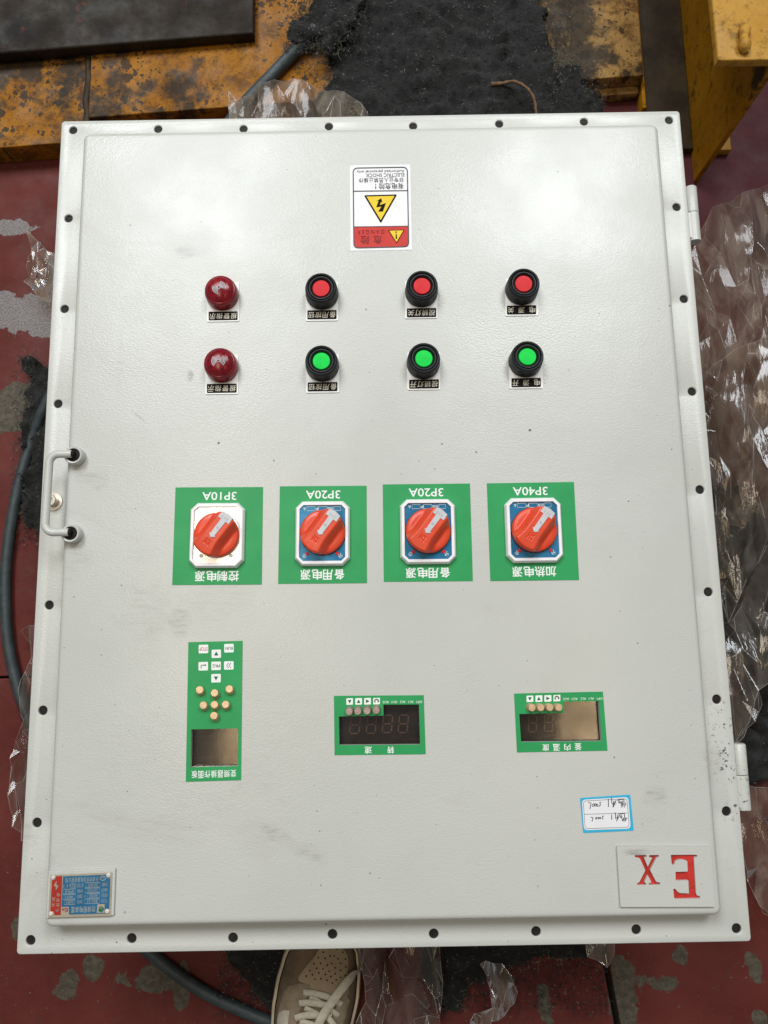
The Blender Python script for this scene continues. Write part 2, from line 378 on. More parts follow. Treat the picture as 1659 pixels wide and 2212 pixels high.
M_INK = mat('pen_ink', (0.05, 0.045, 0.05), 0.6, 0, 0.1, 100, 0)
M_EXRED = mat('red_enamel', (0.52, 0.028, 0.022), 0.3, 0, 0.25, 60, 0.2, 250)
M_TAG = mat('aluminium_tag', (0.44, 0.39, 0.30), 0.42, 0.35, 0.12, 70, 0.1, 400)
M_TAGBLUE = mat('blue_enamel', (0.012, 0.125, 0.25), 0.4, 0, 0.15, 80, 0.05, 300)
M_TAGRED = mat('tag_red_enamel', (0.40, 0.022, 0.014), 0.4, 0, 0.15, 80, 0.05, 300)
M_TAGTXT = mat('etched_lettering', (0.36, 0.41, 0.42), 0.45, 0.2, 0.1, 100, 0)
M_RIVET = mat('painted_rivet', (0.66, 0.62, 0.56), 0.35, 0, 0.1, 80, 0)
M_SUEDE = mat('taupe_suede', (0.165, 0.115, 0.070), 0.9, 0, 0.22, 60, 0.5, 600)
M_SUEDE2 = mat('tan_toe_leather', (0.31, 0.225, 0.135), 0.7, 0, 0.10, 50, 0.2, 500)
M_SUEDE3 = mat('pale_suede', (0.235, 0.180, 0.115), 0.85, 0, 0.18, 60, 0.4, 600)
M_MIDSOLE = mat('cream_rubber_sole', (0.55, 0.46, 0.32), 0.6, 0, 0.15, 50, 0.15, 300)
M_LACE = mat('off_white_cotton', (0.46, 0.41, 0.32), 0.85, 0, 0.12, 200, 0.6, 900)
M_STITCH = mat('stitch_thread', (0.34, 0.26, 0.16), 0.8, 0, 0.1, 200, 0)
M_TWINE = mat('brown_twine', (0.16, 0.09, 0.045), 0.9, 0, 0.3, 150, 0.5, 600)
M_FIBRE = mat('pale_fibre', (0.19, 0.175, 0.15), 0.8, 0, 0.5, 40, 0)
M_FIBREG = mat('green_fibre', (0.075, 0.09, 0.045), 0.8, 0, 0.5, 40, 0)
M_GROOVE = mat('dirt_in_joint', (0.012, 0.009, 0.008), 0.9, 0, 0.4, 60, 0.3, 200)

# ------------------------------------------------------------------ object helpers
WLOC = {}
def new_empty(name, loc):
    o = bpy.data.objects.new(name, None); COL.objects.link(o); o.location = loc
    o.empty_display_size = 0.05; WLOC[o.name] = Vector(loc); return o
def tag(o, label=None, cat=None, group=None, kind=None):
    if label: o['label'] = label
    if cat: o['category'] = cat
    if group: o['group'] = group
    if kind: o['kind'] = kind
    return o
def mk(name, verts, faces, m, parent=None, smooth=None, origin=None):
    vs = [Vector(v) for v in verts]
    if origin is None:
        xs = [v.x for v in vs]; ys = [v.y for v in vs]
        origin = Vector(((min(xs) + max(xs)) / 2, (min(ys) + max(ys)) / 2, min(v.z for v in vs)))
    me = bpy.data.meshes.new(name)
    me.from_pydata([v - origin for v in vs], [], [tuple(f) for f in faces])
    me.materials.append(m)
    bm = bmesh.new(); bm.from_mesh(me); bmesh.ops.recalc_face_normals(bm, faces=bm.faces); bm.to_mesh(me); bm.free()
    if smooth is not None:
        me.polygons.foreach_set('use_smooth', [True] * len(me.polygons))
        me.set_sharp_from_angle(angle=math.radians(smooth))
    me.update()
    return place(name, me, origin, parent)
def place(name, me, origin, parent=None):
    o = bpy.data.objects.new(name, me); COL.objects.link(o)
    WLOC[o.name] = Vector(origin)
    if parent is not None:
        o.parent = parent; o.location = Vector(origin) - WLOC[parent.name]
    else: o.location = origin
    return o
def curve_mesh(loops, z0, z1, bevel=0.0, bres=2):
    c = bpy.data.curves.new('tmp', 'CURVE'); c.dimensions = '2D'; c.fill_mode = 'BOTH'
    for lp in loops:
        s = c.splines.new('POLY'); s.points.add(len(lp) - 1)
        for i, q in enumerate(lp): s.points[i].co = (q[0], q[1], 0, 1)
        s.use_cyclic_u = True
    h = (z1 - z0) / 2
    c.extrude = max(0, h - bevel)
    if bevel: c.bevel_depth = bevel; c.bevel_resolution = bres; c.offset = -bevel
    o = bpy.data.objects.new('tmp', c); COL.objects.link(o)
    me = bpy.data.meshes.new_from_object(o.evaluated_get(bpy.context.evaluated_depsgraph_get()))
    bpy.data.objects.remove(o); bpy.data.curves.remove(c)
    vs = [(v.co.x, v.co.y, v.co.z + (z0 + z1) / 2) for v in me.vertices]
    fs = [tuple(p.vertices) for p in me.polygons]
    bpy.data.meshes.remove(me)
    return vs, fs
def weld(vs, fs, eps=1e-6):
    key = {}; mp = []; out = []
    for v in vs:
        k = (round(v[0] / eps), round(v[1] / eps), round(v[2] / eps))
        if k not in key: key[k] = len(out); out.append(v)
        mp.append(key[k])
    ff = []
    for f in fs:
        g = []
        for i in f:
            if mp[i] not in g: g.append(mp[i])
        if len(g) > 2: ff.append(tuple(g))
    return out, ff
def slab(name, loops, z0, z1, m, parent=None, bevel=0.0, smooth=None):
    vs, fs = weld(*curve_mesh(loops, z0, z1, bevel))
    return mk(name, vs, fs, m, parent, smooth)
def join(*parts):
    V, F = [], []
    for vs, fs in parts:
        k = len(V); V += list(vs); F += [tuple(i + k for i in f) for f in fs]
    return V, F
def rrect(x0, y0, x1, y1, r, n=5):
    pts = []
    for cx, cy, a0 in ((x1 - r, y1 - r, 0), (x0 + r, y1 - r, 90), (x0 + r, y0 + r, 180), (x1 - r, y0 + r, 270)):
        for i in range(n + 1):
            a = math.radians(a0 + 90 * i / n); pts.append((cx + r * math.cos(a), cy + r * math.sin(a)))
    return pts
def circle(cx, cy, r, n=20):
    return [(cx + r * math.cos(2 * math.pi * i / n), cy + r * math.sin(2 * math.pi * i / n)) for i in range(n)]
def xf(pts, c, rot=0.0, s=1.0):
    ca, sa = math.cos(rot) * s, math.sin(rot) * s
    return [(c[0] + ca * p[0] - sa * p[1], c[1] + sa * p[0] + ca * p[1]) for p in pts]
def lathe_g(profile, c, n=40, tilt=(0, 0)):
    V, F = [], []
    for r, z in profile:
        for i in range(n):
            a = 2 * math.pi * i / n
            V.append((c[0] + r * math.cos(a) + tilt[0] * z, c[1] + r * math.sin(a) + tilt[1] * z, c[2] + z))
    for j in range(len(profile) - 1):
        for i in range(n):
            F.append((j * n + i, j * n + (i + 1) % n, (j + 1) * n + (i + 1) % n, (j + 1) * n + i))
    if profile[-1][0] > 1e-7: F.append(tuple((len(profile) - 1) * n + i for i in range(n)))
    if profile[0][0] > 1e-7: F.append(tuple(reversed(range(n))))
    return weld(V, F)
def spline(pts, sub=8):
    pts = [Vector(p) for p in pts]; out = []
    for i in range(len(pts) - 1):
        p0 = pts[max(0, i - 1)]; p1 = pts[i]; p2 = pts[i + 1]; p3 = pts[min(len(pts) - 1, i + 2)]
        for k in range(sub):
            t = k / sub
            out.append(0.5 * ((2 * p1) + (p2 - p0) * t + (2 * p0 - 5 * p1 + 4 * p2 - p3) * t * t + (3 * p1 - p0 - 3 * p2 + p3) * t ** 3))
    out.append(pts[-1]); return out
def tube_g(path, r, n=12, cap=True, squash=1.0):
    V, F = [], []; m = len(path)
    rf = r if callable(r) else (lambda t: r)
    for j, p in enumerate(path):
        d = (path[min(m - 1, j + 1)] - path[max(0, j - 1)])
        d = d.normalized() if d.length > 1e-9 else Vector((1, 0, 0))
        up = Vector((0, 0, 1)) if abs(d.z) < 0.95 else Vector((1, 0, 0))
        a = d.cross(up).normalized(); b = a.cross(d).normalized()
        for i in range(n):
            t = 2 * math.pi * i / n
            V.append(p + (a * math.cos(t) + b * math.sin(t) * squash) * rf(j / (m - 1)))
    for j in range(m - 1):
        for i in range(n):
            F.append((j * n + i, j * n + (i + 1) % n, (j + 1) * n + (i + 1) % n, (j + 1) * n + i))
    if cap:
        F.append(tuple(range(n))); F.append(tuple((m - 1) * n + i for i in range(n)))
    return V, F
def ribbon_g(path, wd, zoff=0.0):
    V, F = [], []; m = len(path)
    for j, p in enumerate(path):
        p = Vector(p)
        d = Vector(path[min(m - 1, j + 1)]) - Vector(path[max(0, j - 1)])
        s = Vector((-d.y, d.x, 0)); s = s.normalized() * wd / 2 if s.length > 1e-9 else Vector((wd / 2, 0, 0))
        V += [p + s + Vector((0, 0, zoff)), p - s + Vector((0, 0, zoff))]
    for j in range(m - 1): F.append((2 * j, 2 * j + 1, 2 * j + 3, 2 * j + 2))
    return V, F

_tc = {}
def text_g(body, bold=0.0, spacing=1.0):
    k = (body, bold, spacing)
    if k in _tc: return _tc[k]
    c = bpy.data.curves.new('tmp', 'FONT'); c.body = body; c.resolution_u = 3; c.offset = bold; c.space_character = spacing
    o = bpy.data.objects.new('tmp', c); COL.objects.link(o)
    me = bpy.data.meshes.new_from_object(o.evaluated_get(bpy.context.evaluated_depsgraph_get()))
    bpy.data.objects.remove(o); bpy.data.curves.remove(c)
    vs = [(v.co.x, v.co.y) for v in me.vertices]; fs = [tuple(p.vertices) for p in me.polygons]
    bpy.data.meshes.remove(me)
    x0 = min(v[0] for v in vs); x1 = max(v[0] for v in vs); y0 = min(v[1] for v in vs); y1 = max(v[1] for v in vs)
    vs = [(v[0] - (x0 + x1) / 2, v[1] - (y0 + y1) / 2) for v in vs]
    _tc[k] = (vs, fs, x1 - x0, y1 - y0); return _tc[k]
def over(pts, fs, z, b):
    """heavier strokes: the glyph overprinted with small shifts, each a hair above the last"""
    sh = ((0, 0),) if b <= 0 else ((0, 0), (b, b * .4), (-b, -b * .4), (b * .4, -b), (-b * .4, b))
    return [([(p[0] + d[0], p[1] + d[1], z + 1.5e-5 * k) for p in pts], fs) for k, d in enumerate(sh)]
def text_at(body, c, wd, ht, rot, z, bold=0.0, spread=False, shear=0.0):
    """lettering geometry centred at c, running along rot, filling wd x ht"""
    parts = []; b = bold * ht
    if spread:
        n = len(body); cell = ht
        step = (wd - cell) / (n - 1) if n > 1 else 0
        for i, ch in enumerate(body):
            if ch == ' ': continue
            vs, fs, w0, h0 = text_g(ch)
            gw = min(cell, step * 0.87) if n > 1 else cell
            sx = gw / w0 if w0 > 0.4 else gw / 0.95
            sy = ht / h0 if h0 > 0.6 else ht / 0.9
            off = -wd / 2 + cell / 2 + i * step
            parts += over(xf([(v[0] * sx + off + v[1] * sy * shear, v[1] * sy) for v in vs], c, rot), fs, z, b)
    else:
        vs, fs, w0, h0 = text_g(body)
        parts += over(xf([(v[0] * wd / w0 + v[1] * shear, v[1] * ht / h0) for v in vs], c, rot), fs, z, b)
    return join(*parts)
def text_box(Z, box, body, z, rot=0.0, bold=0.0, spread=False, shear=0.0, zref=None):
    """lettering seen upside down inside a box of an enlargement"""
    zr = z if zref is None else zref
    a = Z.P(box[0], (box[1] + box[3]) / 2, zr); b = Z.P(box[2], (box[1] + box[3]) / 2, zr)
    t = Z.P((box[0] + box[2]) / 2, box[1], zr); d = Z.P((box[0] + box[2]) / 2, box[3], zr)
    c = (a + b + t + d) / 4
    return text_at(body, (c.x, c.y), (b - a).length, (d - t).length, math.pi + rot, z, bold, spread, shear)
def letters(name, parent, m, *geos):
    V, F = join(*geos); return mk(name, V, F, m, parent)
def zpoly(Z, pts, z): return [tuple(Z.P(x, y, z)[:2]) for x, y in pts]
def quad_rot(Z, q, z):
    a, b = Z.P(*q[0], z), Z.P(*q[1], z); c, d = Z.P(*q[3], z), Z.P(*q[2], z)
    v = (b - a) + (d - c)
    return math.atan2(v.y, v.x)
def bilerp(q, u, v):
    return ((1 - v) * ((1 - u) * q[0][0] + u * q[1][0]) + v * ((1 - u) * q[3][0] + u * q[2][0]),
            (1 - v) * ((1 - u) * q[0][1] + u * q[1][1]) + v * ((1 - u) * q[3][1] + u * q[2][1]))
def round_poly(pts, r, n=4):
    out = []; m = len(pts)
    for i in range(m):
        p = Vector(pts[i][:2]); a = (Vector(pts[i - 1][:2]) - p); b = (Vector(pts[(i + 1) % m][:2]) - p)
        rr = min(r, a.length * 0.45, b.length * 0.45)
        a = p + a.normalized() * rr; b = p + b.normalized() * rr
        for k in range(n + 1):
            t = k / n; out.append(tuple(((1 - t) ** 2 * a + 2 * t * (1 - t) * p + t * t * b)))
    return out
def inset_line(loop, wd, z):
    """closed line of given width along a loop"""
    n = len(loop); V, F = [], []
    for i in range(n):
        a, b, c = Vector(loop[i - 1]), Vector(loop[i]), Vector(loop[(i + 1) % n])
        d = (c - a).normalized(); s = Vector((-d.y, d.x)) * wd / 2
        V += [(*(b + s), z), (*(b - s), z)]
    for i in range(n):
        j = (i + 1) % n; F.append((2 * i, 2 * i + 1, 2 * j + 1, 2 * j))
    return V, F
def flat_g(loops, z):
    vs, fs = curve_mesh(loops, z, z); return vs, fs
def fill_g(loop, z):
    return [(p[0], p[1], z) for p in loop], [tuple(range(len(loop)))]

# ------------------------------------------------------------------ floor
floor = mk('floor', [(-5, -5, -.03), (5, -5, -.03), (5, 5, -.03), (-5, 5, -.03)], [(0, 1, 2, 3)], M_GROOVE)
tag(floor, kind='structure')
g1, g2 = P(1306, 2060, 0), P(1334, 2212, 0); gl = P(20, 1463, 0)
dx = (g2.x - g1.x) / (g2.y - g1.y)
gx = lambda y: g1.x + (y - g1.y) * dx
HG = 0.0042
slab('floor_slab', [round_poly([(-5, gl.y + .0015), (5, gl.y + .0015), (5, 5), (-5, 5)], .003, 2)], -.028, 0, M_FLOOR, floor, .002)
slab('floor_slab', [round_poly([(-5, -5), (gx(-5) - HG, -5), (gx(gl.y) - HG, gl.y - .0015), (-5, gl.y - .0015)], .003, 2)], -.028, 0, M_FLOOR, floor, .002)
slab('floor_slab', [round_poly([(gx(-5) + HG, -5), (5, -5), (5, gl.y - .0015), (gx(gl.y) + HG, gl.y - .0015)], .003, 2)], -.028, 0, M_FLOOR, floor, .002)

# ------------------------------------------------------------------ cabinet
cab = new_empty('control_cabinet', (0, 0, 0.02))
tag(cab, 'large light grey steel electrical control cabinet lying on its back, face up', 'control cabinet')
ca, cb = .335, .435
slab('enclosure_body', [rrect(-ca, -cb, ca, cb, .006, 3)], .02, .212, MP, cab, .003, 40)
HX = [-.385 + .77 * i / 7 for i in range(8)]; HY = [-.486 + .972 * i / 8 for i in range(9)]
hole_c = [(x, y) for y in (HY[0], HY[-1]) for x in HX] + [(x, y) for x in (HX[0], HX[-1]) for y in HY[1:-1]]
bolt_xy = (-.385, HY[4])
rng = random.Random(3)
hole_c = [(x + rng.uniform(-.0012, .0012), y + rng.uniform(-.0012, .0012)) for x, y in hole_c if not (abs(x - bolt_xy[0]) < .01 and abs(y - bolt_xy[1]) < .01)]
hl = [circle(x, y, .0052, 18) for x, y in hole_c]
slab('body_flange', [rrect(-.399, -.499, .399, .499, .004, 3), rrect(-.33, -.43, .33, .43, .01)] + hl, .2125, .2292, M_DARK if False else MP, cab, .0008, 40)
slab('cover_flange', [rrect(-.4, -.5, .4, .5, .004, 3)] + hl, .2295, ZF, MP, cab, .0011, 50)

for x, y in hole_c:
    mk('hole_shade', *lathe_g([(.0051, .0345), (.0050, .002), (0, .0018)], (x, y, .2130), 16), M_BRONZE, cab, 40)  # added dark tubes: the shade inside the bolt holes put into colour
# raised panel with the three display openings cut through it
Z1 = Zm(1280, 2680, 3.95); Z2 = Zm(1980, 2680, 3.95); ZI = Zm(700, 2480, 3.686)
win1 = zpoly(Z1, [(172, 468), (860, 455), (860, 285), (1410, 283), (1428, 902), (178, 912)], ZP)
win2 = zpoly(Z2, [(190, 430), (880, 412), (878, 240), (1420, 232), (1460, 848), (218, 865)], ZP)
winI = zpoly(ZI, [(173, 1360), (852, 1345), (845, 1890), (165, 1905)], ZP)
def cover_panel():
    X, Y, R = .3615, .4655, .009
    prof = []
    for i in range(7):       # quarter-round edge, then a slightly sloping side wall with a weld fillet at its foot
        a = math.pi / 2 * i / 6
        prof.append((-.0065 + .0065 * math.sin(a), ZP - .0065 + .0065 * math.cos(a)))
    prof += [(.0004, ZF + .006), (.0016, ZF + .0025), (.0042, ZF - .0002)]
    V, F = [], []
    n = None
    for off, z in prof:
        lp = rrect(-X - off, -Y - off, X + off, Y + off, max(.002, R + off), 6); n = len(lp)
        V += [(x, y, z) for x, y in lp]
    for j in range(len(prof) - 1):
        for i in range(n):
            F.append((j * n + i, j * n + (i + 1) % n, (j + 1) * n + (i + 1) % n, (j + 1) * n + i))
    top = rrect(-X + .0065, -Y + .0065, X - .0065, Y - .0065, R - .0065, 6)
    cap = flat_g([top, win1, win2, winI], ZP)
    g = [(V, F), cap]
    for wn in (win1, win2, winI):
        m = len(wn)
        g.append(([(x, y, ZP) for x, y in wn] + [(x, y, ZP - .006) for x, y in wn],
                  [(i, (i + 1) % m, m + (i + 1) % m, m + i) for i in range(m)]))
    V, F = weld(*join(*g), eps=2e-6)
    return mk('cover_panel', V, F, MP, cab, 35)
cover_panel()

# hinges
def hinge(xa, ya, yb, ym):
    r = .0078; zc = .2405
    lo = tube_g([Vector((xa, ya, zc)), Vector((xa, ym - .0004, zc))], r, 20)
    bx = curve_mesh([round_poly([(.3985, ya + .004), (xa, ya + .0005), (xa, ym - .0006), (.3985, ym - .001)], .003)], zc - .0072, zc + .0062, .001)
    h = mk('hinge', *join(lo, bx), MP, cab, 40)
    up = [Vector((xa, ym + .0004, zc)), Vector((xa, ym + .0012, zc)), Vector((xa, yb - .0015, zc)), Vector((xa, yb, zc))]
    rr = [r, r * 1.01, r * 1.01, r * .86]
    V, F = [], []
    for q, p in enumerate(up):
        for i in range(20):
            t = 2 * math.pi * i / 20; V.append((p.x + rr[q] * math.cos(t), p.y, p.z + rr[q] * math.sin(t)))
    for q in range(3):
        for i in range(20): F.append((q * 20 + i, q * 20 + (i + 1) % 20, (q + 1) * 20 + (i + 1) % 20, (q + 1) * 20 + i))
    F += [tuple(range(20)), tuple(60 + i for i in range(20))]
    mk('hinge_barrel', V, F, MP, h, 40)
hinge(.4090, .3225, .3975, .3610)
hinge(.4085, -.3650, -.2930, -.3270)

# pull handle
ZH = Zm(120, 1700, 5.027)
b1 = ZH.P(905, 430, ZP); b2 = ZH.P(850, 1950, ZP); zb = ZP + .0125
ends = [ZH.P(800, 372, zb), ZH.P(740, 1908, zb)]
xl = ZH.P(335, 1100, zb + .001).x
yt, yb_ = ends[0].y, ends[1].y
hz = zb + .001
hp = []
rc = .0105
hp.append(Vector((ends[0].x + .001, yt, hz)))
for i in range(9):
    a = math.pi / 2 + math.pi / 2 * i / 8
    hp.append(Vector((xl + rc + rc * math.cos(a), yt - rc + rc * math.sin(a), hz)))
for i in range(9):
    a = math.pi + math.pi / 2 * i / 8
    hp.append(Vector((xl - .001 + rc + rc * math.cos(a), yb_ + rc + rc * math.sin(a), hz)))
hp.append(Vector((ends[1].x + .001, yb_, hz)))
handle = mk('pull_handle', *tube_g(hp, .0045, 16), MP, cab, 50)
for b, e in ((b1, ends[0]), (b2, ends[1])):
    prof = [(.0108, -.001), (.0108, .0085), (.0104, .0105), (.0095, .0113), (.0080, .0110), (.0076, .0100), (.0074, .004), (0, .004)]
    bo = mk('handle_boss', *lathe_g(prof, (b.x, b.y, ZP), 32), MP, handle, 40)
    mk('boss_socket', *lathe_g([(.0077, .0098), (.0070, .0112), (.0066, .0114), (.0064, .0090), (0, .0088)], (b.x, b.y, ZP), 24), M_BRONZE, handle, 30)
    mk('rod_end', *tube_g([Vector((e.x + .0008, e.y, hz)), Vector((e.x + .0030, e.y, hz)), Vector((e.x + .0036, e.y, hz))], lambda t: .0043 if t < .9 else .0036, 14), M_BRONZE, handle, 50)

# socket bolt with washer beside the handle
bz = ZF
fb = mk('flange_bolt', *lathe_g([(.0070, .0016), (.0070, .0105), (.0064, .0112), (.0040, .0112), (.0036, .0100), (.0034, .0060), (0, .0060)], (*bolt_xy, bz), 28), M_STEEL, cab, 40)
fb['label'] = 'shiny plated socket screw in the cover flange'
mk('washer', *lathe_g([(.0110, 0), (.0112, .0010), (.0108, .0016), (.0068, .0017)], (*bolt_xy, bz + .0001), 30), M_STEEL, fb, 40)

# ---- push buttons and sounders
ZA = Zm(700, 1000, 2.37); ZB = Zm(1500, 1000, 2.37)
def name_plate(parent, Z, plate, strip, words):
    x0, y0, x1, y1 = plate
    q = zpoly(Z, [(x0, y0), (x1, y0 - 4), (x1, y1 - 4), (x0, y1)], ZP)
    rot = quad_rot(Z, [(x0, y0), (x1, y0 - 4), (x1, y1 - 4), (x0, y1)], ZP)
    slab('name_plate', [round_poly(q, .0014, 3)], ZP + .0001, ZP + .0011, M_WHITEPL, parent, .0002)
    a, b, c, d = strip
    q = zpoly(Z, [(a, b + 2), (c, b - 2), (c, d - 2), (a, d + 2)], ZP + .001)
    slab('name_strip', [round_poly(q, .0010, 3)], ZP + .0011, ZP + .0014, M_PRINTBLK, parent)
    m = (c - a) * .03; v = (d - b) * .17
    letters('lettering', parent, M_CREAM, text_box(Z, (a + m, b + v, c - m, d - v), words, ZP + .0016, rot, -.012, True, .10))
HB = .0205
def push_button(Z, cap, plate, strip, words, green, label):
    c = Z.P(cap[0], cap[1], ZP + HB - .002)
    base = (c.x, c.y, ZP)
    prof = [(.0198, .0008), (.0199, .0032), (.0197, .0046), (.0190, .0118), (.0184, .0138), (.0172, .0146), (.0160, .0143), (.01525, .0130),
            (.0150, .0126), (.0147, .0130), (.0142, .0139), (.0130, .0139), (.0118, .0126), (.0108, .0118), (.0106, .0100), (0, .0100)]
    prof = [(r, z * 1.42) for r, z in prof]
    o = mk('push_button', *lathe_g(prof, base, 48), M_BLACKPL, cab, 40); o['label'] = label
    mk('button_cap', *lathe_g([(.0102, .0120), (.0102, .0176), (.0098, .0182), (.0088, .0183), (0, .0182)], base, 40), M_CAPGRN if green else M_CAPRED, o, 40)
    name_plate(o, Z, plate, strip, words)
push_button(ZA, (1313, 297), (1173, 250, 1471, 605), (1187, 503, 1457, 586), '备用按钮', False, 'black push button with red cap over plate 备用按钮')
push_button(ZB, (352, 275), (195, 235, 494, 582), (212, 484, 483, 567), '视镜灯关', False, 'black push button with red cap over plate 视镜灯关')
push_button(ZB, (1295, 254), (1123, 215, 1427, 558), (1138, 459, 1408, 541), '电源关', False, 'black push button with red cap over plate 电源关')
push_button(ZA, (1316, 970), (1176, 915, 1480, 1270), (1190, 1169, 1465, 1253), '备用按钮', True, 'black push button with green cap over plate 备用按钮')
push_button(ZB, (370, 947), (215, 895, 520, 1243), (233, 1144, 508, 1227), '视镜灯开', True, 'black push button with green cap over plate 视镜灯开')
push_button(ZB, (1330, 930), (1160, 880, 1470, 1231), (1180, 1131, 1452, 1214), '电源开', True, 'black push button with green cap over plate 电源开')

def dome_z(r):   # height of the sounder's dome above the panel
    t = min(1, r / .0160)
    return .0175 + .0058 * math.sqrt(max(0, 1 - t * t))
def sounder(Z, top, plate, strip, a0, label):
    c = Z.P(top[0], top[1], ZP + .0225); base = (c.x, c.y, ZP)
    prof = [(.0197, .0008), (.0198, .0040), (.0196, .0060), (.0192, .0125), (.0184, .0155), (.0174, .0170), (.0166, .0172), (.0161, .0168)]
    prof += [(.0160 * math.cos(math.pi / 2 * i / 9), .0170 + .0063 * math.sin(math.pi / 2 * i / 9)) for i in range(10)]
    prof[-1] = (0, prof[-1][1])
    o = mk('alarm_sounder', *lathe_g(prof, base, 48), M_RED_LENS, cab, 40); o['label'] = label
    dz = lambda x, y: ZP + .0170 + .0063 * math.sqrt(max(0.0, 1 - (x * x + y * y) / .016 ** 2)) + .00025
    g = []
    for side in (0, 1):
        for k in range(4):
            r = .0031 + k * .00155
            ln = []
            for i in range(13):
                a = a0 + side * math.pi + math.radians(-48 + 96 * i / 12)
                x, y = r * math.cos(a), r * math.sin(a); ln.append((c.x + x, c.y + y, dz(x, y)))
            g.append(ribbon_g(ln, .00060))
    ring = [(c.x + .0016 * math.cos(t * .314), c.y + .0016 * math.sin(t * .314), dz(.0016, 0)) for t in range(21)]
    g.append(ribbon_g(ring, .0006))
    letters('sound_wave_symbol', o, M_TAGTXT, *g)
    g = []
    for i in range(9):
        a = i * 2 * math.pi / 9 + .3; r = .0112 if i % 2 else .0122
        x, y = r * math.cos(a), r * math.sin(a)
        g.append(fill_g(circle(c.x + x, c.y + y, .00085, 10), dz(x, y) + .0003))
    g.append(fill_g(circle(c.x, c.y, .0009, 10), dz(0, 0) + .0002))
    letters('sound_holes', o, M_PRINTBLK, *g)
    name_plate(o, Z, plate, strip, '报警指示')
sounder(ZA, (368, 292), (257, 250, 555, 612), (273, 515, 541, 595), .55, 'translucent red domed alarm sounder below the warning sticker row')
sounder(ZA, (362, 970), (243, 920, 547, 1284), (257, 1184, 532, 1267), .05, 'translucent red domed alarm sounder in the row of green buttons')

# ---- rotary switches on green placards
ZS = [Zm(640, 1860, 3.95), Zm(1060, 1860, 3.95), Zm(1480, 1860, 4.1475), Zm(1880, 1860, 3.95)]
SW = [dict(q=[(182, 175), (1532, 168), (1512, 1672), (130, 1680)], bez=(420, 432, 1250, 1405), inn=(465, 475, 1163, 1340), k=(805, 900),
           rt=(595, 245, 1120, 368), rs='3P10A', ct=(480, 1465, 1155, 1620), cs='控制电源', dx=0),
      dict(q=[(132, 158), (1470, 148), (1476, 1650), (105, 1662)], bez=(388, 400, 1200, 1378), inn=(440, 448, 1137, 1308), k=(787, 862),
           rt=(535, 222, 1062, 345), rs='3P20A', ct=(450, 1440, 1125, 1595), cs='备用电源', dx=0),
      dict(q=[(63, 135), (1475, 120), (1522, 1700), (80, 1712)], bez=(360, 388, 1230, 1415), inn=(425, 437, 1172, 1345), k=(800, 882),
           rt=(485, 198, 1042, 328), rs='3P20A', ct=(440, 1485, 1150, 1645), cs='备用电源', dx=0),
      dict(q=[(85, 112), (1428, 90), (1508, 1602), (140, 1618)], bez=(372, 348, 1224, 1325), inn=(455, 395, 1185, 1260), k=(824, 822),
           rt=(490, 168, 1022, 293), rs='3P40A', ct=(480, 1395, 1155, 1548), cs='加热电源', dx=0)]
def chamf(w_, h_, c):
    return [(-w_ + c, -h_), (w_ - c, -h_), (w_, -h_ + c), (w_, h_ - c), (w_ - c, h_), (-w_ + c, h_), (-w_, h_ - c), (-w_, -h_ + c)]
def knob_geo():
    V, F = [], []; nr, na = 34, 120; R = .0255
    def hgt(x, y):     # a runs along the grip (pointer end negative), b across it
        r = math.hypot(x, y) / R
        a, b = x, y
        flare = .0080 + .0034 * max(0, (-a - .006) / .018) ** 1.5 + .0010 * max(0, (a - .012) / .012)
        t = (abs(b) - flare) / .0085
        t = min(1, max(0, t)); s = t * t * (3 - 2 * t)
        top = .0175 - .0020 * max(0, (-a) / R) ** 2
        side = .0064 - .0012 * max(0, r - .8) / .2
        z = top * (1 - s) + side * s
        if -a > .0085:
            for k in (-1, 0, 1):
                bb = b - k * .0026
                if abs(bb) < .0006 and -a < .0150: z -= .0007
        e = max(0, r - .93) / .07
        return z - .0016 * e * e
    V.append((0, 0, hgt(0, 0)))
    for j in range(1, nr + 1):
        for i in range(na):
            a = 2 * math.pi * i / na; r = R * j / nr
            V.append((r * math.cos(a), r * math.sin(a), hgt(r * math.cos(a), r * math.sin(a))))
    for i in range(na): F.append((0, 1 + i, 1 + (i + 1) % na))
    for j in range(nr - 1):
        for i in range(na):
            F.append((1 + j * na + i, 1 + (j + 1) * na + i, 1 + (j + 1) * na + (i + 1) % na, 1 + j * na + (i + 1) % na))
    k = len(V)
    for zz, rr in ((.0030, R * 1.005), (0, R * 1.005)):
        for i in range(na):
            a = 2 * math.pi * i / na; V.append((rr * math.cos(a), rr * math.sin(a), zz))
    o = 1 + (nr - 1) * na
    for i in range(na):
        F.append((o + i, o + (i + 1) % na, k + (i + 1) % na, k + i))
        F.append((k + i, k + (i + 1) % na, k + na + (i + 1) % na, k + na + i))
    return V, F
KG = knob_geo()
ANG = math.atan2(-(510 - 890), 980 - 690)   # grip direction in the picture: from tip up to the tail
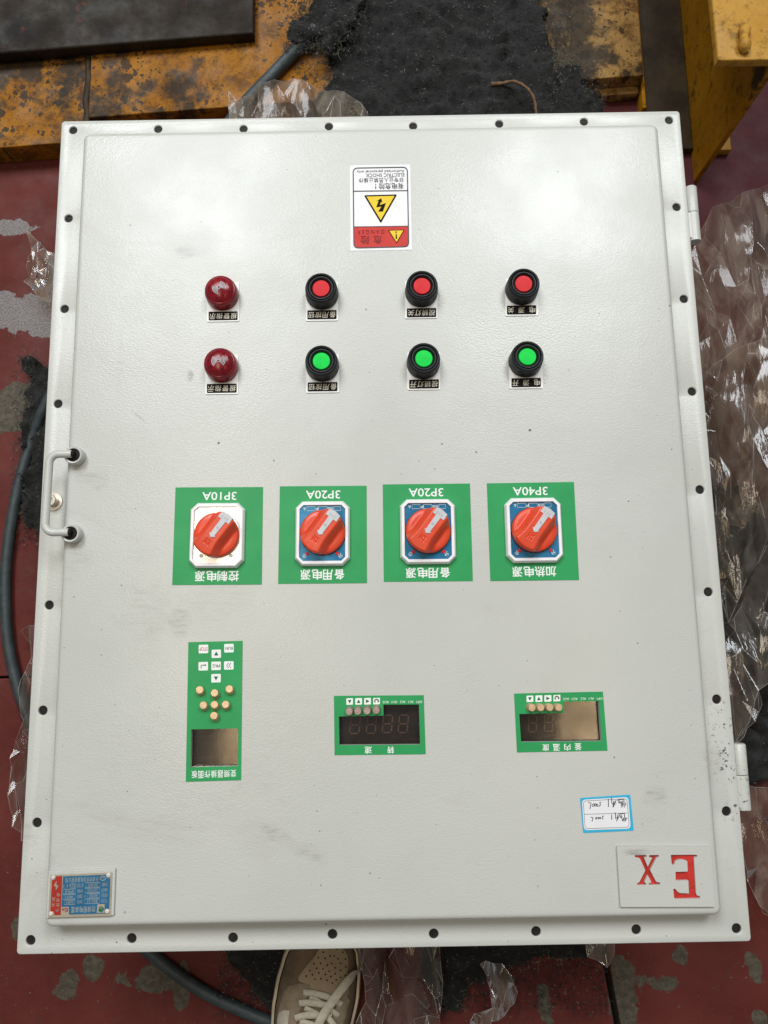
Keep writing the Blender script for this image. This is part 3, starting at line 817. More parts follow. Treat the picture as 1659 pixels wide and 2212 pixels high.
for i, (Z, s) in enumerate(zip(ZS, SW)):
    rot = quad_rot(Z, s['q'], ZP)
    pts = zpoly(Z, s['q'], ZP)
    pl = slab('switch_placard', [pts], ZP + .0001, ZP + .0005, M_GREEN, cab)
    pl['label'] = 'green vinyl placard reading %s and %s' % (s['rs'], s['cs']) if i in (0, 3) else 'green vinyl placard reading 3P20A and 备用电源'
    letters('rating_lettering', pl, M_PRINTWHT, text_box(Z, s['rt'], s['rs'], ZP + .0007, rot, .014))
    letters('name_lettering', pl, M_PRINTWHT, text_box(Z, s['ct'], s['cs'], ZP + .0007, rot, .020, True))
    # bezel
    zt = ZP + .0085
    b = s['bez']; n = s['inn']
    c = (Z.P(n[0], n[1], zt - .001) + Z.P(n[2], n[3], zt - .001)) / 2
    iw = (Z.P(n[2], 0, zt).x - Z.P(n[0], 0, zt).x) / 2; ih = (Z.P(0, n[1], zt).y - Z.P(0, n[3], zt).y) / 2
    ow, oh = iw + .0046, ih + .0046
    ch = .0068
    loops = [(chamf(ow + .0006, oh + .0006, ch + .001), ZP + .0005), (chamf(ow + .0006, oh + .0006, ch + .001), ZP + .0040),
             (chamf(ow - .0010, oh - .0010, ch + .0003), zt - .0006), (chamf(ow - .0016, oh - .0016, ch), zt), (chamf(iw + .0003, ih + .0003, ch - .0022), zt),
             (chamf(iw, ih, ch - .0024), zt - .0004), (chamf(iw, ih, ch - .0024), zt - .0026)]
    V, F = [], []
    for lp, z in loops: V += [(*p, z) for p in xf(lp, (c.x, c.y), rot)]
    for j in range(len(loops) - 1):
        for q in range(8): F.append((j * 8 + q, j * 8 + (q + 1) % 8, (j + 1) * 8 + (q + 1) % 8, (j + 1) * 8 + q))
    sw = mk('rotary_switch', V, F, M_BEZEL, cab)
    sw['label'] = 'rotary switch with %s face plate and orange knob on %s placard' % ('glare-whitened' if i == 0 else 'blue', s['rs'])
    zp_ = zt - .0022
    mk('face_plate', *fill_g(xf(chamf(iw, ih, ch - .0024), (c.x, c.y), rot), zp_), M_GLARE if i == 0 else M_BLUE, sw)
    # knob
    kz = zp_ + .0012
    kc = Z.P(s['k'][0], s['k'][1], kz + .005)
    mk('knob_ring', *lathe_g([(.0262, 0), (.0262, .0011), (.0256, .0014)], (kc.x, kc.y, zp_ + .0001), 60), M_BRONZE if i else M_STEEL, sw, 40)
    kv = xf([(v[0], v[1]) for v in KG[0]], (kc.x, kc.y), ANG)
    mk('knob', [(kv[j][0], kv[j][1], KG[0][j][2] + kz) for j in range(len(kv))], KG[1], M_KNOB, sw, 40)
    ar = [(-.0062, 0), (-.0028, .0042), (-.0020, .0027), (.0172, .0031), (.0172, .0072), (.0250, .0068), (.0262, 0), (.0250, -.0068), (.0172, -.0072), (.0172, -.0031), (-.0020, -.0027), (-.0028, -.0042)]
    za = kz + .0175
    ar = [(p[0] + .0005, p[1] * 1.05) for p in ar]
    slab('pointer_arrow', [xf(ar, (kc.x, kc.y), ANG)], za - .0062, za + .0008, M_ARROW, sw, .0002)
    g = [ribbon_g([(*q, za + .0010) for q in xf([(.0075 + .0011 * math.cos(t * .6), .0011 * math.sin(t * .6)) for t in range(11)], (kc.x, kc.y), ANG)], .00025)]
    rr = random.Random(i)
    for t in range(3):
        yy = -.0035 + t * .0032
        g.append(ribbon_g([(*q, za + .0010) for q in xf([(.0190 + rr.uniform(-.001, .001), yy), (.0200, yy + .0008), (.0212, yy + .0001), (.0222, yy + .001)], (kc.x, kc.y), ANG)], .00028))
    letters('pointer_marks', sw, M_SCRATCH, *g)
    # indicator dots and printed marks
    for sg in (-1, 1):
        dc = xf([(sg * .0174 * (iw / .0268) * 1.0, -ih + .0085)], (c.x, c.y), rot)[0]
        mk('indicator_dot', *lathe_g([(.0020, 0), (.0020, .0006), (.0016, .0010), (0, .0010)], (*dc, zp_ + .0002), 14), M_TAG if i == 0 else M_CAPRED, sw, 40)
    if i:
        g = []
        bw = lambda x0, x1: inset_line(xf([(x0, ih - .0062), (x1, ih - .0062), (x1, ih - .0014), (x0, ih - .0014)], (c.x, c.y), rot), .00035, zp_ + .0004)
        for x0_, x1_ in ((-.0178, -.0085), (-.0045, .0048), (.0132, .0206)): letters('blank_box', sw, M_PRINTWHT, bw(x0_, x1_))
        for tx, xx in (('A', -.0205), ('P', -.0063), ('路', .0070), ('回', .0107)):
            cc = xf([(xx, ih - .0038)], (c.x, c.y), rot)[0]
            g.append(text_at(tx, cc, .0030, .0036, math.pi + rot, zp_ + .0004, .0))
        for tx, xx, rr_ in (('合', -.0205, -.5), ('分', .0205, .5)):
            cc = xf([(xx, -ih + .0058)], (c.x, c.y), rot)[0]
            letters('position_mark', sw, M_PRINTWHT, text_at(tx, cc, .0050, .0052, math.pi + rot + rr_, zp_ + .0004, .0))
        letters('plate_print', sw, M_PRINTWHT, *g)

# ---- display labels
def key_icon(parent, Z, box, z=ZP + .0006, r=.0010):
    x0, y0, x1, y1 = box
    q = zpoly(Z, [(x0, y0 + 2), (x1, y0 - 2), (x1, y1 - 2), (x0, y1 + 2)], z)
    return slab('key_icon', [round_poly(q, r, 3)], z - .0001, z + .0001, M_PRINTWHT, parent)
def tri(Z, c, r, d):
    pts = {'u': [(0, -1), (.95, .8), (-.95, .8)], 'd': [(0, 1), (.95, -.8), (-.95, -.8)], 'l': [(1, 0), (-.8, .95), (-.8, -.95)]}[d]
    return fill_g(zpoly(Z, [(c[0] + p[0] * r, c[1] + p[1] * r) for p in pts], ZP + .0009), ZP + .0009)
def line_z(Z, pts, wd, z=ZP + .0009):
    return ribbon_g([Z.P(x, y, z) for x, y in pts], wd)
def key_pin(Z, c, h, m, r=.0075, tilt=(0, 0)):
    p = Z.P(c[0], c[1], ZP + h)
    b = (p.x - tilt[0] * h, p.y - tilt[1] * h, ZP + .0004)
    mk('key_pin', *lathe_g([(r * 1.06, 0), (r * 1.06, h * .5), (r, h * .55), (r, h - .0007), (r - .0006, h), (0, h)], b, 24, tilt), m, cab, 24)
def seg_digit(cx, cy, w_, h_, rot, z, skip=''):
    t = w_ * .13; g = []
    S = {'a': (0, h_ / 2, 0), 'g': (0, 0, 0), 'd': (0, -h_ / 2, 0), 'f': (-w_ / 2, h_ / 4, 1), 'b': (w_ / 2, h_ / 4, 1), 'e': (-w_ / 2, -h_ / 4, 1), 'c': (w_ / 2, -h_ / 4, 1)}
    for k, (x, y, v) in S.items():
        if k in skip: continue
        L = (h_ / 2 if v else w_) * .84
        p = [(-L / 2, 0), (-L / 2 + t / 2, t / 2), (L / 2 - t / 2, t / 2), (L / 2, 0), (L / 2 - t / 2, -t / 2), (-L / 2 + t / 2, -t / 2)]
        if v: p = [(b, a) for a, b in p]
        p = [(a + x + (b + y) * .10, b + y) for a, b in p]
        g.append(fill_g(xf(p, (cx, cy), rot), z))
    return join(*g)

def glass_for(label_obj, win, board_shift=0):
    xs = [p[0] for p in win]; ys = [p[1] for p in win]
    big = [(min(xs) - .004, min(ys) - .004), (max(xs) + .004, min(ys) - .004), (max(xs) + .004, max(ys) + .004), (min(xs) - .004, max(ys) + .004)]
    slab('display_board', [big], ZP - .016, ZP - .014, M_DISPLAY, label_obj)
    slab('display_glass', [big], ZP - .0080, ZP - .0060, M_GLASS, label_obj)

def label_with_window(name, Z, q, win, label):
    pts = zpoly(Z, q, ZP)
    # film is cut a little outside the opening, leaving a pale rim of bare edge
    cx = sum(p[0] for p in win) / len(win); cy = sum(p[1] for p in win) / len(win)
    o = slab(name, [pts, win], ZP + .0001, ZP + .0005, M_GREEN, cab); o['label'] = label
    return o

# inverter keypad
qI = [(133, 105), (915, 85), (893, 2090), (97, 2115)]
kp = label_with_window('keypad_label', ZI, qI, winI, 'tall green inverter keypad label with seven key symbols and a window')
rI = quad_rot(ZI, qI, ZP)
for bx in ((281, 142, 418, 265), (648, 130, 785, 253), (467, 212, 602, 332), (278, 390, 415, 513), (463, 385, 600, 507), (645, 380, 783, 500), (462, 563, 598, 685)):
    key_icon(kp, ZI, bx)
letters('stop_lettering', kp, M_STOP, text_box(ZI, (291, 177, 409, 228), 'STOP', ZP + .0009, rI, .004))
letters('key_lettering', kp, M_PRINTGRY, text_box(ZI, (667, 170, 770, 215), 'RUN', ZP + .0009, rI, .004), text_box(ZI, (482, 422, 586, 468), 'PRG', ZP + .0009, rI, .004),
        line_z(ZI, [(690, 475), (748, 440), (690, 403)][::1], .0006) if False else line_z(ZI, [(712, 402), (682, 440), (712, 478)], .0006),
        line_z(ZI, [(746, 400), (716, 438), (746, 476)], .0006))
letters('arrow_print', kp, M_GREENDK, tri(ZI, (533, 270), 32, 'u'), tri(ZI, (529, 624), 32, 'd'),
        line_z(ZI, [(315, 480), (315, 438), (380, 434)], .0009), fill_g(zpoly(ZI, [(368, 420), (392, 434), (368, 450)], ZP + .0009), ZP + .0009))
letters('panel_lettering', kp, M_PRINTWHT, text_box(ZI, (168, 1950, 830, 2055), '变频器操作面板', ZP + .0007, rI, .012, True))
for c, m in (((295, 790), 0), ((508, 835), 1), ((720, 777), 1), ((348, 1010), 0), ((506, 1003), 1), ((668, 1000), 0), ((500, 1162), 1)):
    key_pin(ZI, c, .0072, M_PIN, .0044, (-.10 + (.12 if not m else 0), .42))
glass_for(kp, winI)
ca_ = [sum(p[k] for p in winI) / 4 for k in (0, 1)]
letters('screen_marks', kp, M_SEGDIM, *[fill_g(xf([(-.028, -.0008), (.028, -.0008), (.028, .0008), (-.028, .0008)], (ca_[0], ca_[1] + d), rI), ZP - .0136) for d in (-.012, .011)],
        fill_g(xf([(-.0008, -.020), (.0008, -.020), (.0008, .020), (-.0008, .020)], (ca_[0] + .002, ca_[1]), rI), ZP - .0134))
letters('screen_tick', kp, M_SEG, ribbon_g([ZI.P(x, y, ZP - .0130) for x, y in ((470, 1762), (480, 1778), (492, 1752))], .0007))

def meter(Z, q, win, icons, pins, pinm, ttl, names, digits, label, oy=0, tl=(0, 0)):
    o = label_with_window('meter_label', Z, q, win, label)
    r = quad_rot(Z, q, ZP)
    for bx in icons: key_icon(o, Z, bx, r=.0006)
    c = [((b[0] + b[2]) / 2, (b[1] + b[3]) / 2) for b in icons]
    arc = [(c[3][0] + 28 * math.cos(a), c[3][1] + 28 * math.sin(a)) for a in [math.radians(130 + 25 * t) for t in range(10)]]
    letters('key_print', o, M_GREENDK, tri(Z, c[0], 30, 'd'), tri(Z, c[1], 30, 'u'), tri(Z, c[2], 30, 'l'))
    letters('cycle_print', o, M_PRINTGRY, line_z(Z, arc, .0012), fill_g(zpoly(Z, [(c[3][0] + 10, c[3][1] - 4), (c[3][0] + 42, c[3][1] - 8), (c[3][0] + 28, c[3][1] + 24)], ZP + .0009), ZP + .0009))
    letters('channel_lettering', o, M_PRINTWHT, *[text_box(Z, bx, t, ZP + .0007, r, .010) for t, bx in names])
    letters('title_lettering', o, M_PRINTWHT, *[text_box(Z, bx, t, ZP + .0007, r, .016) for t, bx in ttl])
    for (x, y), m in zip(pins, pinm): key_pin(Z, (x, y), .0062, m, .0042, tl)
    glass_for(o, win)
    g = []; gd = []
    for (x0, y0, x1, y1, dim) in digits:
        zz = ZP - .0138
        a, b = Z.P(x0, y0, zz), Z.P(x1, y1, zz)
        (gd if dim else g).append(seg_digit((a.x + b.x) / 2, (a.y + b.y) / 2, abs(b.x - a.x), abs(b.y - a.y), math.pi + r, zz))
    if g: letters('display_digits', o, M_SEG, *g)
    if gd: letters('faint_display_digits', o, M_SEGDIM, *gd)
    return o
m1 = meter(Z1, [(97, 150), (1482, 140), (1512, 1050), (107, 1065)], win1,
      [(288, 188, 390, 288), (425, 186, 530, 286), (563, 183, 667, 284), (702, 182, 806, 282)],
      [(330, 397), (463, 390), (605, 384), (748, 377)], [M_PINDULL] * 4,
      [('速', (572, 935, 678, 1043)), ('转', (920, 930, 1022, 1038))],
      [('OP1', (1372, 225, 1457, 262)), ('AL1', (1247, 228, 1325, 262)), ('AL2', (1117, 228, 1200, 263)), ('AU1', (985, 230, 1075, 264)), ('AU2', (850, 231, 945, 266))],
      [(1095, 450, 1240, 715, 0), (850, 450, 995, 715, 0), (605, 460, 745, 725, 0), (350, 470, 495, 730, 0)],
      'green speed meter label 转速 with dull copper keys', 0, (-.14, -.22))
letters('maker_lettering', m1, M_SEG, text_box(Z1, (1285, 808, 1405, 838), 'RUYU', ZP - .0132, 0, 0))
meter(Z2, [(110, 115), (1480, 85), (1552, 995), (155, 1022)], win2,
      [(303, 147, 408, 245), (440, 143, 547, 243), (578, 140, 687, 240), (718, 136, 825, 235)],
      [(390, 333), (525, 330), (665, 328), (803, 330)], [M_PIN] * 4,
      [('度', (550, 898, 650, 1000)), ('温', (712, 893, 820, 1000)), ('内', (885, 893, 980, 997)), ('釜', (1045, 885, 1150, 990))],
      [('OP1', (1390, 175, 1478, 210)), ('AL1', (1265, 177, 1345, 212)), ('AL2', (1138, 178, 1220, 214)), ('AU1', (1000, 180, 1092, 216)), ('AU2', (868, 182, 960, 218))],
      [(1085, 430, 1230, 690, 1), (830, 430, 975, 690, 1), (575, 430, 715, 695, 0), (330, 440, 465, 705, 0)],
      'green kettle temperature meter label 釜内温度 with golden keys', 0, (.36, .04))

# ---- warning sticker
ZW = Zm(1300, 600, 4.1475)
qW = [(275, 195), (1255, 178), (1282, 1560), (287, 1578)]
ws = slab('warning_sticker', [zpoly(ZW, qW, ZP)], ZP + .0001, ZP + .0004, M_PAPER, cab)
ws['label'] = 'white electric shock danger sticker with yellow lightning triangle'
rW = quad_rot(ZW, qW, ZP); zz = ZP + .0006
fr = round_poly(zpoly(ZW, [(330, 235), (1207, 220), (1230, 1508), (342, 1530)], zz), .0062, 6)
mk('red_band', *fill_g(round_poly(zpoly(ZW, [(338, 1185), (1224, 1173), (1229, 1508), (342, 1530)], zz), .0, 1)[:0] + [tuple(ZW.P(x, y, zz)[:2]) for x, y in
   [(337, 1186), (1224, 1174), (1228, 1478), (1222, 1496), (1208, 1506), (1190, 1511), (388, 1530), (368, 1527), (352, 1514), (344, 1495)]], zz), M_WARNRED, ws)
letters('frame_lines', ws, M_PRINTGRY, inset_line(fr, .0013, zz + .0002), line_z(ZW, [(330, 608), (1212, 598)], .0012, zz + .0002), line_z(ZW, [(336, 1186), (1224, 1174)], .0010, zz + .0002))
def warn_tri(pts, inset, r1):
    out = round_poly(zpoly(ZW, pts, zz), r1, 4)
    cx = sum(p[0] for p in pts) / 3; cy = sum(p[1] for p in pts) / 3
    k = 1 - inset
    inn = zpoly(ZW, [(cx + (x - cx) * k, cy + (y - cy) * k) for x, y in pts], zz)
    mk('triangle_border', *fill_g(out, zz + .0002), M_PRINTBLK, ws)
    mk('warning_triangle', *fill_g(inn, zz + .0004), M_WARNYEL, ws)
warn_tri([(504, 676), (1042, 662), (778, 1128)], .155, .0020)
warn_tri([(893, 1240), (1165, 1234), (1033, 1460)], .16, .0008)
bolt = [(785, 725), (803, 800), (782, 785), (758, 838), (862, 803), (812, 943), (735, 943), (788, 862), (703, 873), (742, 770), (706, 778)]
letters('lightning_symbol', ws, M_PRINTBLK, flat_g([zpoly(ZW, bolt, zz)], zz + .0006))
letters('exclamation_mark', ws, M_PRINTBLK, fill_g(circle(*ZW.P(1026, 1275, zz)[:2], .0010, 12), zz + .0006), fill_g(zpoly(ZW, [(1020, 1304), (1034, 1304), (1042, 1378), (1030, 1386), (1018, 1378)], zz), zz + .0006))
letters('warning_lettering', ws, M_PRINTGRY, text_box(ZW, (388, 255, 1160, 312), 'Authorized personnel only', zz, rW, .006), text_box(ZW, (535, 320, 1158, 375), 'ELECTRIC SHOCK', zz, rW, .008),
        text_box(ZW, (415, 390, 1155, 467), '非专业人员禁止操作', zz, rW, .006, True), text_box(ZW, (735, 478, 1155, 577), '有电危险', zz, rW, .012, True), text_box(ZW, (686, 490, 704, 572), '!', zz, rW, .01))
letters('danger_lettering', ws, M_DKRED, text_box(ZW, (400, 1236, 833, 1302), 'D A N G E R', zz + .0002, rW, .006), text_box(ZW, (662, 1330, 790, 1462), '危', zz + .0002, rW, .012), text_box(ZW, (450, 1330, 580, 1465), '险', zz + .0002, rW, .012))

# ---- handwritten sticker
ZK = Zm(2220, 3050, 2.765)
qK = [(125, 185), (668, 148), (706, 538), (160, 564)]
hk = slab('handwritten_sticker', [round_poly(zpoly(ZK, qK, ZP), .0012, 2)], ZP + .0001, ZP + .0004, M_STKBLUE, cab)
hk['label'] = 'blue bordered sticker with two handwritten lines'
zz = ZP + .0006
mk('writing_panel', *fill_g(round_poly(zpoly(ZK, [(146, 205), (648, 175), (674, 516), (170, 534)], zz), .0042, 5), zz), M_PAPER, hk)
letters('ruled_lines', hk, M_SCRATCH, inset_line(round_poly(zpoly(ZK, [(160, 218), (634, 192), (658, 500), (182, 517)], zz), .0036, 5), .0005, zz + .0002), line_z(ZK, [(172, 362), (645, 347)], .0005, zz + .0002))
hand = [[(357, 232), (338, 234), (348, 258), (338, 272), (330, 276)], [(322, 262), (312, 250), (303, 262), (308, 276), (320, 274), (322, 262)], [(302, 250), (292, 246), (285, 260), (290, 272), (302, 266), (302, 250)],
        [(284, 250), (270, 248), (258, 262), (262, 276), (278, 274), (284, 250)], [(214, 234), (246, 238), (234, 305)], [(432, 195), (434, 282)], [(467, 182), (470, 240), (482, 255), (500, 250)],
        [(492, 215), (488, 245), (492, 282)], [(478, 285), (515, 210)], [(505, 262), (500, 255)], [(515, 245), (508, 236)], [(545, 215), (545, 240), (578, 238)], [(556, 218), (557, 240)], [(572, 222), (572, 250)],
        [(527, 210), (600, 196)], [(600, 196), (604, 288)], [(568, 268), (590, 240)], [(575, 288), (592, 250)], [(618, 236), (620, 268)], [(585, 215), (586, 245)],
        [(385, 380), (366, 382), (374, 400), (366, 414)], [(352, 400), (344, 394), (338, 404), (346, 412), (352, 400)], [(334, 398), (324, 392), (318, 404), (326, 414), (334, 398)], [(312, 400), (300, 396), (292, 408), (300, 416), (312, 400)],
        [(240, 392), (266, 396), (256, 440)], [(467, 365), (470, 420)], [(507, 342), (512, 410), (524, 402)], [(532, 368), (528, 405), (540, 395)], [(520, 436), (552, 372)], [(560, 372), (562, 395), (584, 392)], [(572, 370), (574, 408)],
        [(540, 362), (606, 350)], [(606, 350), (612, 440)], [(580, 430), (596, 400)], [(590, 440), (598, 410)], [(620, 398), (622, 430)], [(632, 400), (632, 412)]]
letters('handwriting', hk, M_INK, *[line_z(ZK, l, .00085, zz + .0002) for l in hand])

# ---- Ex plate with sunk red letters
qE = [(525, 706), (1540, 709), (1585, 1361), (565, 1363)]
zE = ZP + .0034
E_ = [(1106, 800), (1345, 798), (1395, 800), (1393, 823), (1362, 826), (1358, 845), (1380, 1215), (1388, 1238), (1424, 1244), (1424, 1270), (1398, 1272), (1150, 1277), (1142, 1262), (1133, 1168), (1152, 1163),
      (1180, 1196), (1210, 1212), (1302, 1213), (1296, 1074), (1160, 1078), (1157, 984), (1290, 980), (1284, 870), (1250, 852), (1205, 850), (1172, 860), (1150, 876), (1146, 906), (1118, 908)]
X_ = [(717, 804), (845, 802), (847, 824), (818, 828), (858, 928), (906, 832), (872, 824), (872, 803), (980, 801), (978, 824), (952, 832), (884, 965), (950, 1092), (992, 1098), (994, 1122), (868, 1126), (868, 1104), (898, 1096),
      (856, 1016), (822, 1098), (845, 1106), (838, 1126), (742, 1128), (745, 1102), (768, 1094), (832, 968), (772, 836), (718, 826)]
def upsmooth(p): return round_poly(p, .0008, 2)
El, Xl = upsmooth(zpoly(ZK, E_, zE)), upsmooth(zpoly(ZK, X_, zE))
ex = slab('ex_plate', [round_poly(zpoly(ZK, qE, zE), .001, 2), El, Xl], ZP + .0002, zE, MP, cab)
ex['label'] = 'raised grey plate with sunk red letters EX'
for lp in (zpoly(ZK, E_, ZP), zpoly(ZK, X_, ZP)):
    c0 = [sum(p[k] for p in lp) / len(lp) for k in (0, 1)]
    mk('sunk_letter', *flat_g([[(c0[0] + (p[0] - c0[0]) * 1.04, c0[1] + (p[1] - c0[1]) * 1.04) for p in lp]], ZP + .0006), M_EXRED, ex)

# ---- rating plate
ZN = Zm(150, 3350, 5.027)
qn = [(200, 262), (1512, 218), (1478, 1135), (152, 1190)]
zn = ZP + .0028
rp = slab('rating_plate', [zpoly(ZN, qn, zn)], ZP + .0002, zn, MP, cab, .0005)
rp['label'] = 'small blue and red riveted rating plate'
qt = [(238, 340), (1455, 290), (1425, 1140), (195, 1175)]
rn = quad_rot(ZN, qt, zn)
mk('metal_tag', *fill_g(zpoly(ZN, qt, zn), zn + .0006), M_TAG, rp)
z1_ = zn + .0009
mk('red_field', *fill_g(zpoly(ZN, [(345, 368), (465, 362), (435, 1128), (310, 1132), (300, 1060), (235, 1050), (265, 450), (330, 430)], z1_), z1_), M_TAGRED, rp)
mk('blue_field', *flat_g([zpoly(ZN, [(485, 368), (1330, 338), (1345, 400), (1412, 408), (1388, 1018), (1330, 1030), (1312, 1100), (600, 1118), (596, 965), (452, 968)], z1_)], z1_), M_TAGBLUE, rp)
mk('emblem_field', *fill_g(zpoly(ZN, [(1160, 918), (1303, 912), (1295, 1082), (1145, 1088)], z1_ + .0002), z1_ + .0002), M_TAG, rp)
er = [ZN.P(1232 + 46 * math.cos(a), 1012 + 46 * math.sin(a), z1_) for a in [math.radians(-150 + 24 * t) for t in range(14)]]
letters('green_emblem', rp, M_GREENDK, ribbon_g([(p.x, p.y, z1_ + .0004) for p in er], .0011), fill_g(zpoly(ZN, [(1180, 1000), (1270, 996), (1262, 1022), (1225, 1048), (1195, 1030)], z1_), z1_ + .0004))
T = lambda box, s, spread=False, bold=0.0: text_box(ZN, box, s, z1_ + .0003, rn, bold, spread)
g = [T((625, 962, 1130, 1075), '防爆配电装置', True, .006), T((515, 385, 1195, 478), '乐清市荣源电器有限公司', True)]
for y0, y1, f1, f2, f3, f4, bx in ((822, 900, '产品型号', 'BX1-23', '防爆标志', 'ExdIIBT4', ((1210, 1375), (915, 1200), (735, 885), (510, 715))),
                                  (712, 795, '额定电压', '380/220', '防腐等级', 'WF1', ((1215, 1375), (965, 1205), (738, 890), (485, 728))),
                                  (608, 688, '合格证号', 'CE19.3133', '防护等级', 'IP54', ((1215, 1378), (922, 1210), (742, 895), (490, 730))),
                                  (500, 580, '证书编号', '2020012003003', '出厂日期', '2022', ((1222, 1380), (930, 1212), (742, 905), (640, 738)))):
    sl = lambda x: (-.042 * (x - 930))
    for (a, b), s, boxd in ((bx[0], f1, 0), (bx[1], f2, 1), (bx[2], f3, 0), (bx[3], f4, 1)):
        d_ = sl((a + b) / 2)
        if boxd:
            g.append(inset_line(zpoly(ZN, [(a, y0 + d_), (b, y0 + d_ - 8), (b - 3, y1 + d_ + 2), (a - 3, y1 + d_ + 8)], z1_), .0005, z1_ + .0003))
            m_ = (b - a) * .16
            g.append(T((a + m_, y0 + 14 + d_, b - m_, y1 - 8 + d_), s))
        else: g.append(T((a, y0 + 4 + d_, b, y1 + d_), s, True))
g += [T((898, 735, 930, 785), 'V'), T((600, 520, 636, 575), '年'), T((486, 525, 515, 595), '月'), T((560, 530, 574, 585), '1'),
      inset_line([tuple(ZN.P(1268 + 55 * math.cos(t * .4), 405 + 42 * math.sin(t * .4), z1_)[:2]) for t in range(16)], .0006, z1_ + .0003), T((1240, 385, 1298, 428), 'CCC')]
letters('etched_lettering', rp, M_TAGTXT, *g)
letters('ex_lettering', rp, M_TAGRED, T((455, 995, 572, 1065), 'Ex', False, .01))
g = [flat_g([zpoly(ZN, [(362, 450), (355, 540), (398, 543), (345, 650), (342, 560), (302, 556)], z1_)], z1_ + .0003)]
for s, x, y in (('严', 370, 1020), ('禁', 385, 925), ('带', 385, 830), ('电', 390, 730), ('开', 290, 920), ('盖', 300, 820)):
    g.append(T((x - 34, y - 36, x + 34, y + 36), s))
letters('red_field_lettering', rp, M_TAG, *g)
for x, y in ((280, 398), (1370, 352), (238, 1112), (1342, 1062)):
    p = ZN.P(x, y, zn + .002)
    mk('rivet', *lathe_g([(.0025, 0), (.0024, .0007), (.0018, .0012), (.0009, .0014), (0, .0014)], (p.x, p.y, zn + .0006), 18), M_RIVET, rp, 50)

# ------------------------------------------------------------------ machine bed, beam, plate
def box_px(name, pts, ztop, zbot, m, parent=None, bevel=.002):
    return slab(name, [[tuple(P(x, y, ztop)[:2]) for x, y in pts]], zbot, ztop, m, parent, bevel, 40)
bed = new_empty('machine_bed', (0, .8, 0))
tag(bed, 'orange painted oil stained steel machine bed under the black felt', 'machine bed')
a0 = P(190, 254, .045); a1 = P(1390, 162, .045)
sl_ = (a1.y - a0.y) / (a1.x - a0.x)
L = lambda x, y, n: y + sl_ * (x - n)
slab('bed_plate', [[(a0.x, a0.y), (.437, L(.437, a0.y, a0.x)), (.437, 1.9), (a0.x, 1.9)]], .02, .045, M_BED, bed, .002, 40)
b0 = P(0, 328, .030); b1_ = P(127, 318, .030)
s2 = (b1_.y - b0.y) / (b1_.x - b0.x)
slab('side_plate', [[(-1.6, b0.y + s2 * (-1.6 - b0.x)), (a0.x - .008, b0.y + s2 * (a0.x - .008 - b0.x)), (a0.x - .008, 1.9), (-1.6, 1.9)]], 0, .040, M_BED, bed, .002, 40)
c0 = P(1285, 214, .012); c1 = P(1392, 207, .012)
s3 = (c1.y - c0.y) / (c1.x - c0.x)
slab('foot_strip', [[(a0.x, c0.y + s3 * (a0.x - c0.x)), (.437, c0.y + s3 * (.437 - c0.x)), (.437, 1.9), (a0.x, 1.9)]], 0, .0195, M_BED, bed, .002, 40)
mk('weld_seam', *tube_g([Vector((a0.x - .004 + .002 * math.sin(t * 2.1), a0.y - .01 + t * .02, .040 + .0015 * math.sin(t * 3.3))) for t in range(20)], lambda t: .0062 + .0012 * math.sin(t * 90), 8), M_OILY, bed, 60)

dp = new_empty('steel_plate', (P(200, 40, .075).x, P(200, 40, .075).y, .045))
tag(dp, 'dark oily steel plate lying on the orange machine bed', 'steel plate')
slab('plate', [[tuple(P(x, y, .066)[:2]) for x, y in ((-900, 186), (300, 91), (548, 71), (549, -700), (-900, -700))]], .046, .066, M_DARK, dp, .004, 40)

beam = new_empty('steel_beam', (.525, .8, 0))
tag(beam, 'yellow painted steel I-beam standing on the red floor by the machine bed', 'steel beam')
slab('bottom_flange', [[(.4455, .606), (.5205, .606), (.5205, 1.9), (.4455, 1.9)]], 0, .014, M_OILY, beam, .002, 40)
slab('bottom_flange', [[(.5295, .603), (.582, .603), (.582, 1.9), (.5295, 1.9)]], 0, .014, M_BEAMTOP, beam, .002, 40)
slab('flange_lip', [[(.4390, .672), (.4452, .672), (.4452, 1.9), (.4390, 1.9)]], 0, .026, M_BEAM, beam, .0015, 40)
slab('web', [[(.521, .555), (.529, .555), (.529, 1.9), (.521, 1.9)]], 0.001, .256, M_BEAM, beam, .0015, 40)
slab('top_flange', [[(.446, .556), (.604, .556), (.604, 1.9), (.446, 1.9)]], .2563, .270, M_BEAMTOP, beam, .0025, 40)
wn_ = [P(1609, 62, .272), P(1607, 78, .275), P(1608, 95, .276), P(1612, 112, .272)]
mk('weld_bead', *tube_g(spline(wn_, 6), lambda t: .0068 + .0012 * math.sin(t * 11), 10), M_BEAMTOP, beam, 60)

# ------------------------------------------------------------------ loose sheets
def cdt(outline, sp, rnd, jit=0.45):
    n = len(outline)
    xs = [p[0] for p in outline]; ys = [p[1] for p in outline]
    pts = [Vector(p[:2]) for p in outline]
    y = min(ys)
    while y < max(ys):
        x = min(xs)
        while x < max(xs):
            q = Vector((x + rnd.uniform(-jit, jit) * sp, y + rnd.uniform(-jit, jit) * sp))
            pts.append(q); x += sp
        y += sp
    r = delaunay_2d_cdt(pts, [(i, (i + 1) % n) for i in range(n)], [], 1, 1e-5)
    return r[0], [tuple(f) for f in r[2]]
def dens(pts, step, rnd=None, rough=0.0):
    out = []
    n = len(pts)
    for i in range(n):
        a, b = Vector(pts[i][:2]), Vector(pts[(i + 1) % n][:2])
        k = max(1, int((b - a).length / step))
        for j in range(k):
            q = a.lerp(b, j / k)
            if rnd: q = q + Vector((rnd.uniform(-rough, rough), rnd.uniform(-rough, rough)))
            out.append(q)
    return out
def px_loop(pts, z): return [tuple(P(x, y, z)[:2]) for x, y in pts]

